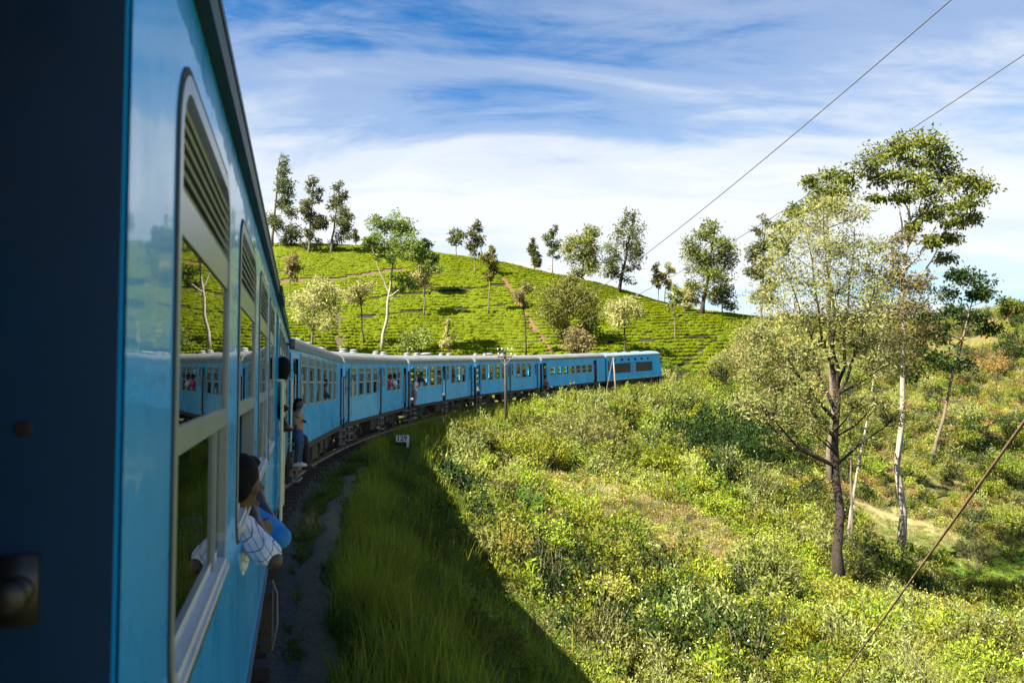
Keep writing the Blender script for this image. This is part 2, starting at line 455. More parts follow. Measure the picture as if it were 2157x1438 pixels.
def gpts(pl): return [on_ground(a, b)[:2] for a, b in pl]
def poly_dist(x, y, pl):
    best = np.full(x.shape, 1e9)
    for (ax, ay), (bx, by) in zip(pl[:-1], pl[1:]):
        ex, ey = bx - ax, by - ay; l2 = ex * ex + ey * ey + 1e-9
        t_ = np.clip(((x - ax) * ex + (y - ay) * ey) / l2, 0, 1)
        best = np.minimum(best, np.hypot(x - ax - t_ * ex, y - ay - t_ * ey))
    return best
RED = gpts([(1060, 585), (1090, 632), (1120, 682), (1150, 728), (1168, 750)])
GULLY = gpts([(707, 592), (710, 660), (716, 742)])
BANK = gpts([(592, 594), (700, 591), (800, 574), (850, 570)])
CUTS = [(RED, 1.15), (GULLY, 1.1), (BANK, 1.4),
        (gpts([(728, 636), (833, 624), (950, 614), (1062, 603)]), .85), (gpts([(725, 675), (868, 659), (1080, 642)]), .85), (gpts([(1250, 728), (1412, 717), (1512, 709)]), .8),
        (gpts([(1409, 659), (1462, 692), (1517, 709)]), .8), (gpts([(1514, 711), (1462, 753), (1424, 781)]), .8)]
TEA_EDGE = [at(1625, 668, 146)[:2], at(1592, 690, 131)[:2], at(1545, 728, 118)[:2], at(1470, 778, 103)[:2], at(1410, 792, 96)[:2]]
def tea_zone(x, y):
    """on the hill behind the track, left of the boundary with the scrub"""
    s, c, z = trk_local(x, y)
    ey = np.array([p[1] for p in TEA_EDGE][::-1]); ex = np.array([p[0] for p in TEA_EDGE][::-1])
    lim = np.interp(y, ey, ex)
    lim = np.where(y > ey[-1], ex[-1] + (y - ey[-1]) * .35, lim)
    return (c < -7) & (y > 55) & (x < lim)
HAY = on_ground(1905, 1125); LAWN = on_ground(2010, 1175); DRY = gpts([(1200, 1040), (1380, 1100), (1450, 1150)])
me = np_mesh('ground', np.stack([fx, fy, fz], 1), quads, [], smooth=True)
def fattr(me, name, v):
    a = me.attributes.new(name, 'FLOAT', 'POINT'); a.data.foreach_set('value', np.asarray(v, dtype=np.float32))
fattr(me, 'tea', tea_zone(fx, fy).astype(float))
fattr(me, 'red', 1 - smooth(.25, 1.1, poly_dist(fx, fy, RED)))
fattr(me, 'bank', .8 * (1 - smooth(.8, 2.0, poly_dist(fx, fy, BANK))))
fattr(me, 'gully', .8 * (1 - smooth(.6, 1.8, poly_dist(fx, fy, GULLY))))
fattr(me, 'hay', 1 - smooth(2.2, 4.0, np.hypot((fx - HAY[0]) * .75, fy - HAY[1])))
fattr(me, 'lawn', 1 - smooth(2.5, 5.0, np.hypot((fx - LAWN[0]) * .6, fy - LAWN[1])))
m, t, p, o = material('ground_earth')
tc = N(t, 'ShaderNodeNewGeometry')
na = N(t, 'ShaderNodeTexNoise', i_Scale=.35, i_Detail=9.0, i_Roughness=.7); nb = N(t, 'ShaderNodeTexNoise', i_Scale=7.0, i_Detail=6.0, i_Roughness=.7)
t.links.new(tc.outputs['Position'], na.inputs['Vector']); t.links.new(tc.outputs['Position'], nb.inputs['Vector'])
base = ramp(t, na.outputs[0], [(.3, (.030, .045, .012)), (.46, (.075, .095, .022)), (.58, (.15, .115, .045)), (.72, (.10, .12, .03))])
fine = ramp(t, nb.outputs[0], [(.3, g(.55)), (.7, g(1.35))])
mx = N(t, 'ShaderNodeMix', data_type='RGBA', blend_type='MULTIPLY'); mx.inputs[0].default_value = 1
t.links.new(base.outputs[0], mx.inputs[6]); t.links.new(fine.outputs[0], mx.inputs[7])
cur = mx.outputs[2]
for an, colr in (('tea', (.026, .026, .013)), ('red', (.13, .075, .042)), ('bank', (.12, .085, .05)), ('gully', (.09, .07, .045)), ('hay', (.42, .37, .19)), ('lawn', (.085, .15, .022))):  # tea litter colour is darkened to carry the shade between the rows
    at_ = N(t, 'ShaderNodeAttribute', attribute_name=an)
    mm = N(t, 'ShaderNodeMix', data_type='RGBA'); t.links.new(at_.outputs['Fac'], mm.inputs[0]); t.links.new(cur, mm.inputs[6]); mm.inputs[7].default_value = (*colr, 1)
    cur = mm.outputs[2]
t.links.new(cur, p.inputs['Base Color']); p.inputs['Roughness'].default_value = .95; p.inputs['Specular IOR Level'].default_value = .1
bp_ = N(t, 'ShaderNodeBump', i_Strength=1.0, i_Distance=.06); t.links.new(nb.outputs[0], bp_.inputs['Height']); t.links.new(bp_.outputs[0], p.inputs['Normal'])
me.materials.append(m)
tag(link('ground', me), kind='structure')

# footpath along the sleepers, ballast bed
def strip(name, s0, s1, ds, cs, zf, mat):
    ss = np.arange(s0, s1, ds); V = []
    for s in ss:
        for c in cs(s):
            V.append(trk_pt(s, c))
    V = np.array(V); k = len(cs(ss[0])); V[:, 2] = zf(V, len(ss), k)
    i = (np.arange(len(ss) - 1)[:, None] * k + np.arange(k - 1)[None]).ravel()
    return tag(link(name, np_mesh(name, V, np.stack([i, i + 1, i + k + 1, i + k], 1), mat, smooth=True)), kind='structure')
m, t, p, o = material('trodden_earth')
tc = N(t, 'ShaderNodeNewGeometry')
na = N(t, 'ShaderNodeTexNoise', i_Scale=2.2, i_Detail=9.0, i_Roughness=.75); nb = N(t, 'ShaderNodeTexNoise', i_Scale=28.0, i_Detail=5.0, i_Roughness=.7)
t.links.new(tc.outputs['Position'], na.inputs['Vector']); t.links.new(tc.outputs['Position'], nb.inputs['Vector'])
base = ramp(t, na.outputs[0], [(.3, (.12, .075, .036)), (.5, (.25, .155, .072)), (.7, (.16, .10, .048))])
sp = ramp(t, nb.outputs[0], [(.3, g(.6)), (.6, g(1.15)), (.74, g(1.9))])
mx = N(t, 'ShaderNodeMix', data_type='RGBA', blend_type='MULTIPLY'); mx.inputs[0].default_value = 1
t.links.new(base.outputs[0], mx.inputs[6]); t.links.new(sp.outputs[0], mx.inputs[7]); t.links.new(mx.outputs[2], p.inputs['Base Color'])
p.inputs['Roughness'].default_value = .95
bp_ = N(t, 'ShaderNodeBump', i_Strength=1.0, i_Distance=.03); t.links.new(nb.outputs[0], bp_.inputs['Height']); t.links.new(bp_.outputs[0], p.inputs['Normal'])
M_path = m
def path_w(s):
    j = .10 * math.sin(s * .9) + .06 * math.sin(s * 2.3 + 1)
    e = float(np.interp(s, [0, 8.5, 11, 15, 19, 26, 31, 38], [.28, .28, .40, .62, .86, .92, .85, .5]))
    return [HW + e - .27 + j, HW + e - .13 + j, HW + e + j, HW + e + .13 + j, HW + e + .27 + j]
def path_z(V, n, k):
    z = height(V[:, 0], V[:, 1]) + .035 + .012 * lump(V[:, 0], V[:, 1], 6, 8)
    z = z.reshape(n, k); z[:, 0] -= .07; z[:, -1] -= .07; z[:, 2] -= .015
    return z.ravel()
strip('path', -2, 37, .25, path_w, path_z, M_path)
def bal_z(V, n, k):
    s, c, tz = trk_local(V[:, 0], V[:, 1])
    z = tz - .30 + .03 * lump(V[:, 0], V[:, 1], 9, 9) - .32 * smooth(1.35, 1.95, abs(c))
    return z
strip('ballast', -6, 120, .25, lambda s: list(np.linspace(-2.0, 2.0, 15)), bal_z, M_ballast)
track = tag(empty('railway_track', tuple(trk(0))), 'single curved railway track of rusty rails on dark timber sleepers under the blue train', 'railway track')
T0 = Vector(trk(0))
for c in (-.873, .873):
    b = MB(); prof = [(-.07, -.16), (.07, -.16), (.07, -.145), (.012, -.12), (.012, -.04), (.036, -.03), (.036, 0), (-.036, 0), (-.036, -.03), (-.012, -.04), (-.012, -.12), (-.07, -.145)]
    ss = np.arange(-6, 118, .6); n = len(prof); V = []
    for s in ss:
        P0, r_ = trk(s), trk_right(s)
        for u, v in prof: V.append(P0 + r_ * (c + u) + np.array([0, 0, v]) - np.array(T0))
    Fa = []
    for i in range(len(ss) - 1):
        for k in range(n): Fa.append((i * n + k, i * n + (k + 1) % n, (i + 1) * n + (k + 1) % n, (i + 1) * n + k))
    link('rail', np_mesh('rail', V, np.array(Fa), M_rail), track)
b = MB()
b.box((-1.37, -.12, -.29), (1.37, .12, -.165))
for c in (-.873, .873): b.box((c - .13, -.09, -.166), (c + .13, .09, -.15), 1)
for c in (-.97, -.78, .78, .97): b.box((c - .03, -.03, -.151), (c + .03, .03, -.11), 1)
sm = b.mesh('sleeper', [M_sleeper, M_rail])
for i, s in enumerate(np.arange(3, 76, .68)):
    s += random.uniform(-.05, .05); o = link('sleeper', sm, track)
    h_ = float(np.interp(s, TS, th)); P0 = Vector(trk(s)) - T0
    o.location = P0 + Vector((random.uniform(-.05, .05), 0, random.uniform(-.02, .0))); o.rotation_euler = (0, 0, -h_ + random.uniform(-.03, .03))

# ------------------------------------------------------------------ railway carriages
def car_frame(s0, s1):
    L = s1 - s0; mid = (s0 + s1) / 2; of = L * .36
    p_, q_ = trk(mid - of), trk(mid + of); d = (q_ - p_) / np.linalg.norm(q_ - p_); c = (p_ + q_) / 2
    if s1 < 20:
        t_ = math.radians(-14.94); d = np.array([math.sin(t_), math.cos(t_), 0.0]); c = np.array([-1.605 * .9662, -1.605 * .2579, 0]) + d * mid
    X = Vector(d).normalized(); Rr = Vector((d[1], -d[0], 0)).normalized(); Z = Rr.cross(X); Yv = Z.cross(X)
    M = Matrix((X, Yv, Z)).transposed().to_4x4(); M.translation = Vector(c - d * L / 2)
    return M, L
def rr_outline(x0, x1, z0, z1, r, m=5):
    pts = []
    for cx, cz, a0 in ((x1 - r, z0 + r, -90), (x1 - r, z1 - r, 0), (x0 + r, z1 - r, 90), (x0 + r, z0 + r, 180)):
        for k in range(m):
            a = R(a0 + 90 * k / (m - 1)); pts.append((cx + r * math.cos(a), cz + r * math.sin(a)))
    return pts
def wall_cell(b, cx0, cx1, cz0, cz1, op, y, th_, mi=0, mii=1):
    """a piece of side wall from cx0 to cx1 with one rounded opening (or none), outer skin at y, inner skin at y+th_"""
    if op is None:
        for yy, k in ((y, mi), (y + th_, mii)): b.add([(cx0, yy, cz0), (cx1, yy, cz0), (cx1, yy, cz1), (cx0, yy, cz1)], [(0, 1, 2, 3)], k)
        return
    x0, x1, z0, z1, r = op; m = 5; pts = rr_outline(x0, x1, z0, z1, r, m); out = []
    for j, (px, pz) in enumerate(pts):
        q, k = divmod(j, m); half = m // 2
        X = (cx1, cx1, cx0, cx0)[q]; Z = (cz0, cz1, cz1, cz0)[q]
        if k == half: out.append((X, Z))
        elif (k < half) == (q in (0, 2)): out.append((px, Z))
        else: out.append((X, pz))
    n = len(pts)
    for yy, k in ((y, mi), (y + th_, mii)):
        b.add([(a, yy, c) for a, c in pts] + [(a, yy, c) for a, c in out], [(i, (i + 1) % n, n + (i + 1) % n, n + i) for i in range(n)], k)
    b.add([(a, y, c) for a, c in pts] + [(a, y + th_, c) for a, c in pts], [(i, (i + 1) % n, n + (i + 1) % n, n + i) for i in range(n)], mi)
def ring_mesh(b, x0, x1, z0, z1, r, w, y0, y1, mi=0, m=5):
    """rounded frame: inner outline inset by w, from y0 (outside) to y1"""
    A = rr_outline(x0, x1, z0, z1, r, m); B = rr_outline(x0 + w, x1 - w, z0 + w, z1 - w, max(.005, r - w), m); n = len(A)
    vs = [(a, y0, c) for a, c in A] + [(a, y0, c) for a, c in B] + [(a, y1, c) for a, c in B] + [(a, y1, c) for a, c in A]
    fs = []
    for i in range(n):
        j = (i + 1) % n
        fs += [(i, j, n + j, n + i), (n + i, n + j, 2 * n + j, 2 * n + i), (2 * n + i, 2 * n + j, 3 * n + j, 3 * n + i), (3 * n + i, 3 * n + j, j, i)]
    b.add(vs, fs, mi)
def bogie_meshes():
    b = MB()
    for y in (-.98, .98):
        b.box((-1.5, y - .07, .42), (1.5, y + .07, .62)); b.box((-.55, y - .09, .30), (.55, y + .09, .43))
        for x in (-1.05, 1.05):
            b.box((x - .20, y - .12, .28), (x + .20, y + .12, .56))
            b.lathe([(.10, -.03), (.12, 0), (.12, .05), (.06, .08)], 10, 'y', (x, y - .18 if y < 0 else y + .08, .42))
        for x in (-.35, 0, .35): b.lathe([(.09, .40), (.11, .45), (.09, .5), (.11, .55), (.09, .6), (.11, .66), (.09, .72)], 8, 'z', (x, y, .1))
        for x in (-1.62, 1.62): b.box((x - .05, y - .06, .22), (x + .05, y + .06, .55))
    for x in (-.2, .2, -1.4, 1.4): b.box((x - .08, -.95, .45), (x + .08, .95, .6))
    fr = b.mesh('bogie', M_under)
    b = MB()
    for y in (-.85, .85):
        sg = 1 if y > 0 else -1
        b.lathe([(.10, -.05), (.12, -.07), (.30, -.055), (.40, -.06), (.455, -.06), (.455, .05), (.49, .06), (.49, .085), (.30, .07), (.1, .09)] if sg < 0 else
                [(.1, -.09), (.30, -.07), (.49, -.085), (.49, -.06), (.455, -.05), (.455, .06), (.40, .06), (.30, .055), (.12, .07), (.10, .05)], 24, 'y', (0, y, .455))
    b.lathe([(.075, -.8), (.075, .8)], 10, 'y', (0, 0, .455))
    return fr, b.mesh('wheelset', M_wheel, True)
BOGIE, WHEELSET = bogie_meshes()
def vent_mesh(kind):
    b = MB()
    if kind == 'cap': b.lathe([(.16, -.06), (.14, .06), (.26, .06), (.30, .10), (.27, .15), (.16, .16), (.16, .20), (.25, .20), (.27, .24), (.20, .29), (.06, .31)], 16)
    else: b.lathe([(.22, -.08), (.22, .05), (.46, .10), (.58, .16), (.55, .20), (.30, .27), (.05, .29)], 18)
    return b.mesh('roof_vent', M_palevent if kind == 'cap' else M_dishvent, True)
M_palevent = surf('pale_vent_paint', (.22, .24, .25), .45, var=.12); M_dishvent = surf('grey_vent_paint', (.22, .23, .24), .5, var=.15)
VENTS = {k: vent_mesh(k) for k in ('cap', 'dish')}
def far_window(w, h, louvre=True):
    """frame with mid rail (part), pane and louvre as its sub-parts; x from 0, z from 0"""
    b = MB(); ring_mesh(b, -.02, w + .02, -.02, h + .02, .06, .05, -.022, .04, 0, 3)
    zr = h * .44; b.box((.02, -.016, zr), (w - .02, .02, zr + .06)); fr = b.mesh('window', M_frame)
    b = MB(); zl = h * .80 if louvre else h - .02
    b.add([(.02, .012, zr + .05), (w - .02, .012, zr + .05), (w - .02, .012, zl), (.02, .012, zl)], [(0, 1, 2, 3)]); pu = b.mesh('pane', M_glass_far)
    lv = None
    if louvre:
        b = MB(); n = 4; st = (h - .02 - zl) / n
        b.box((.02, -.012, zl - .03), (w - .02, .02, zl + .01))
        for k in range(n):
            z_ = zl + .02 + k * st; b.box((.02, -.016, z_), (w - .02, .006, z_ + st * .5))
        lv = b.mesh('louvre', M_frame)
    b = MB(); b.add([(.02, .025, .02), (w - .02, .025, .02), (w - .02, .025, zr * .96), (.02, .025, zr * .96)], [(0, 1, 2, 3)]); pl = b.mesh('pane', M_glass)
    return fr, pu, lv, pl
WIN_CACHE = {}
def add_window(root, x0, w, z0, h, y, louvre=True, lower=True):
    key = (round(w, 2), round(h, 2), louvre)
    if key not in WIN_CACHE: WIN_CACHE[key] = far_window(w, h, louvre)
    fr, pu, lv, pl = WIN_CACHE[key]
    o = link('window', fr, root); o.location = (x0, y, z0)
    link('pane', pu, o)
    if lower: link('pane', pl, o)
    if lv: link('louvre', lv, o)
    return o
def roof_mesh(L, zg, zt, mat, edge, over=.03):
    b = MB(); n = 15; V = []
    prof = []
    for k in range(n):
        a = math.pi * k / (n - 1); prof.append((-(HW + over * .4) * math.copysign(abs(math.cos(a)) ** .82, math.cos(a)), zg + (zt - zg) * math.sin(a) ** .80))
    xs = [0.0, .12, L - .12, L]; sc = [.985, 1, 1, .985]
    for x, k in zip(xs, sc):
        for y, z in prof: V.append((x, y * k, zg + (z - zg) * k))
    F = [(i * n + k, i * n + k + 1, (i + 1) * n + k + 1, (i + 1) * n + k) for i in range(3) for k in range(n - 1)]
    b.add(V, F); b.add([V[k] for k in range(n)], [tuple(range(n))]); b.add([V[3 * n + k] for k in range(n)], [tuple(range(n))[::-1]])
    return b.mesh('roof', mat, False)
def handrail(root, x, z0, z1, y, mat=None, r=.017, off=.07):
    b = MB(); b.tube([(x, y, z0), (x, y - off, z0 + .02), (x, y - off, z1 - .02), (x, y, z1)], r, 6)
    return b.build('handrail', mat or M_cream, root)
def build_car(name, label, s0, s1, wins, doors, narrow=(), vents=(), z_sole=1.02, zg=3.35, zt=3.80, wz=(2.0, 3.15), door_z=3.10, small=None, blue=None, open_doors=(), roofmat=None):
    M, L = car_frame(s0, s1); root = empty(name, mat=M)
    tag(root, label, 'railway carriage', 'blue carriages of the train')
    b = MB(); hw = HW
    feats = sorted([(a, c, 'w') for a, c in wins] + [(a, c, 'd') for a, c in doors] + [(a, c, 'n') for a, c in narrow])
    for sg in (-1, 1):
        y, t_ = sg * hw, -sg * .06; x = 0.0
        for i, (a, c, k) in enumerate(feats):
            nxt = feats[i + 1][0] if i + 1 < len(feats) else L
            e = (c + nxt) / 2 if i + 1 < len(feats) else min(c + .2, L)
            if k == 'd': e = c + .02
            st = a - .02 if k == 'd' else max(x, a - .2)
            if k == 'd' or st > x + 1e-4:
                wall_cell(b, x, max(st, x), z_sole, zg, None, y, t_); x = max(st, x)
            if k == 'd':
                wall_cell(b, x, a, z_sole, door_z, None, y, t_); wall_cell(b, c, e, z_sole, door_z, None, y, t_)
                wall_cell(b, x, e, door_z, zg, None, y, t_)
            else:
                z0, z1 = wz if k == 'w' else (wz[0] + .25, wz[1])
                if small: z0, z1 = small
                wall_cell(b, x, e, z_sole, zg, (a, c, z0, z1, .05), y, t_)
            x = e
        wall_cell(b, x, L, z_sole, zg, None, y, t_)
    for x in (0, L):
        wall_cell(b, 0, 0, 0, 0, None, 0, 0)
        for sg in (-1, 1): b.add([(x, sg * .45, z_sole), (x, sg * hw, z_sole), (x, sg * hw, zg), (x, sg * .45, zg)], [(0, 1, 2, 3)], 2)
        b.add([(x, -.45, 3.0), (x, .45, 3.0), (x, .45, zg), (x, -.45, zg)], [(0, 1, 2, 3)], 2)
    b.add([(0, -hw, z_sole + .1), (L, -hw, z_sole + .1), (L, hw, z_sole + .1), (0, hw, z_sole + .1)], [(0, 1, 2, 3)], 1)
    b.add([(0, -hw, zg - .01), (L, -hw, zg - .01), (L, hw, zg - .01), (0, hw, zg - .01)], [(0, 1, 2, 3)], 1)
    b.build('body', [blue or M_blue, M_interior, M_blue_dark], root)
    link('roof', roof_mesh(L, zg, zt, roofmat or M_roof, None), root)
    b = MB()
    for sg in (-1, 1): b.box((0.02, min(sg * hw, sg * (hw + .03)), zg - .05), (L - .02, max(sg * hw, sg * (hw + .03)), zg + .02))
    b.build('gutter', M_gutter if zg < 3.3 else M_gutter2, root)
    b = MB()
    for sg in (-1, 1): b.box((0, sg * (hw - .05) - .04, z_sole - .17), (L, sg * (hw - .05) + .04, z_sole - .001))
    b.box((0, -hw + .1, z_sole - .2), (.15, hw - .1, z_sole - .01)); b.box((L - .15, -hw + .1, z_sole - .2), (L, hw - .1, z_sole - .01))
    for x in np.linspace(1.2, L - 1.2, 7): b.box((x - .06, -hw + .1, z_sole - .16), (x + .06, hw - .1, z_sole - .02))
    b.build('underframe', M_under, root)
    for a, c in wins:
        z0, z1 = small or wz
        add_window(root, a, c - a, z0, z1 - z0, -hw, small is None, lower=random.random() < .55 or small is not None)
    for a, c in narrow:
        z0, z1 = (wz[0] + .25, wz[1]); add_window(root, a, c - a, z0, z1 - z0, -hw, False)
    for i, (a, c) in enumerate(doors):
        is_open = i in open_doors
        b = MB(); w = c - a
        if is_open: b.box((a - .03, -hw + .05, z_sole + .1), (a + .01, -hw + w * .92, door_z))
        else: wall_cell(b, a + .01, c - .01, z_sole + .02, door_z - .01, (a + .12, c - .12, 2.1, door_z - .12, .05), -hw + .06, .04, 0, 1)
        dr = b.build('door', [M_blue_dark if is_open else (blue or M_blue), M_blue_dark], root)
        if not is_open:
            b = MB(); b.add([(a + .11, -hw + .08, 2.09), (c - .11, -hw + .08, 2.09), (c - .11, -hw + .08, door_z - .11), (a + .11, -hw + .08, door_z - .11)], [(0, 1, 2, 3)])
            b.build('pane', M_glass_far, dr)
            b = MB(); b.tube([(c - .1, -hw + .055, 1.85), (c - .1, -hw, 1.85), (c - .22, -hw, 1.85)], .014, 6); b.build('handle', M_brass, dr)
        for x in (a - .09, c + .09): handrail(root, x, 1.25, 2.75, -hw, M_palerail)
        b = MB()
        for x in (a + .03, c - .06): b.box((x, -hw - .02, .28), (x + .03, -hw + .02, z_sole - .17))
        for z in (.32, .58, .82): b.box((a + .02, -hw - .14, z), (c - .02, -hw + .06, z + .035))
        b.build('foot_step', M_stepmetal, root)
    for x in (2.4, L - 2.4):
        bg_ = link('bogie', BOGIE, root); bg_.location = (x, 0, 0)
        for dx in (-1.05, 1.05): w_ = link('wheelset', WHEELSET, bg_); w_.location = (dx, 0, 0)
    for (x0, x1, z0, z1, dp) in ((4.6, 5.9, .38, .84, .5), (6.4, 7.3, .42, .84, .7), (7.7, 8.3, .5, .84, .4)):
        b = MB(); b.box((x0, -hw + .12, z0), (x1, -hw + .12 + dp, z1)); b.box((x0 + .06, -hw + .10, z0 + .06), (x1 - .06, -hw + .12, z1 - .06))
        b.box((x0 + .05, -hw + .2, z1), (x0 + .1, -hw + .3, z_sole - .1)); b.build('equipment_box', M_under, root)
    for x, sg in ((0, -1), (L, 1)):
        for y in (-.85, .85):
            b = MB(); b.lathe([(.07, 0), (.07, .28), (.19, .28), (.20, .31), (.05, .33)] if sg > 0 else [(.05, -.33), (.20, -.31), (.19, -.28), (.07, -.28), (.07, 0)], 12, 'x', (x, y, 1.0))
            b.build('buffer', M_under, root)
        b = MB(); b.box((x - .05 if sg > 0 else x - .30, -.12, .85), (x + .3 if sg > 0 else x + .05, .12, 1.05)); b.build('coupler', M_under, root)
    for x in (0, L):
        sg = -1 if x == 0 else 1; b = MB()
        for k in range(3):
            xx = x + sg * (.04 + .09 * k)
            b.box((min(xx, xx + sg * .06), -.62, 1.1), (max(xx, xx + sg * .06), -.5, 3.2)); b.box((min(xx, xx + sg * .06), .5, 1.1), (max(xx, xx + sg * .06), .62, 3.2)); b.box((min(xx, xx + sg * .06), -.5, 3.08), (max(xx, xx + sg * .06), .5, 3.2))
        b.build('gangway', M_rubber, root)
    for k, x in vents:
        v = link('roof_vent', VENTS[k], root); v.scale = (.62, .62, .66); v.location = (x, -.45 if k == 'cap' else .1, zt - .06 if k == 'cap' else zt - .02)
    return root, M, L
M_gutter2 = surf('blue_grey_gutter', (.10, .19, .26), .5, var=.2)
M_palerail = surf('pale_handrail', (.40, .44, .42), .4, var=.15)
M_stepmetal = surf('step_metal', (.20, .19, .17), .6, var=.3)
CARS = {}
W8 = [(.85 + 1.24 * k, 1.68 + 1.24 * k) for k in range(4)] + [(7.45, 8.25), (8.62, 9.42), (9.78, 10.58)]
D3 = [(.02 + .06, .72), (5.66, 6.28), (11.45, 12.15)]
WA = [(1.45, 2.5), (2.95, 4.0), (4.5, 5.55), (6.05, 7.1), (7.6, 8.6), (9.1, 9.9)]
CARS['A'] = build_car('railway_carriage', 'blue carriage with six louvred windows and an arm out, seen at a steep angle', 18.5, 31.1, WA, [(.35, 1.12), (11.5, 12.2)], vents=[('cap', 7.3), ('cap', 9.6)], wz=(2.0, 3.22), open_doors=(0, 1))
CARS['B'] = build_car('railway_carriage', 'blue carriage behind the white numbered post, its closed middle door with cream rails', 31.75, 44.35, W8, D3, [(6.5, 6.9)], [('dish', 1.4), ('cap', 3.2), ('cap', 4.9), ('cap', 9.2), ('cap', 10.9)], open_doors=(2,))
CARS['C'] = build_car('railway_carriage', 'blue carriage with a white-shirted man on its rear step and a dark open middle door', 45.0, 57.6, W8, D3, [(6.5, 6.9)], [('cap', 2.1), ('cap', 3.7), ('dish', 6.9), ('cap', 8.3), ('cap', 9.9)], open_doors=(0, 1))
CARS['D'] = build_car('railway_carriage', 'blue carriage partly behind the dark telegraph pole with crossarms', 58.25, 70.95, W8, D3, [(6.4, 6.8)], [('cap', 2.0), ('cap', 3.6), ('dish', 5.6), ('cap', 6.9), ('cap', 9.7)], open_doors=(0,))
E7 = [(1.45 + 1.19 * k, 2.30 + 1.19 * k) for k in range(7)]
CARS['E'] = build_car('railway_carriage', 'blue carriage with a row of seven small cream-framed windows behind the power car', 71.6, 84.0, E7, [(.12, .75), (9.85, 10.5)], [], [], small=(2.0, 2.72), open_doors=(0, 1))

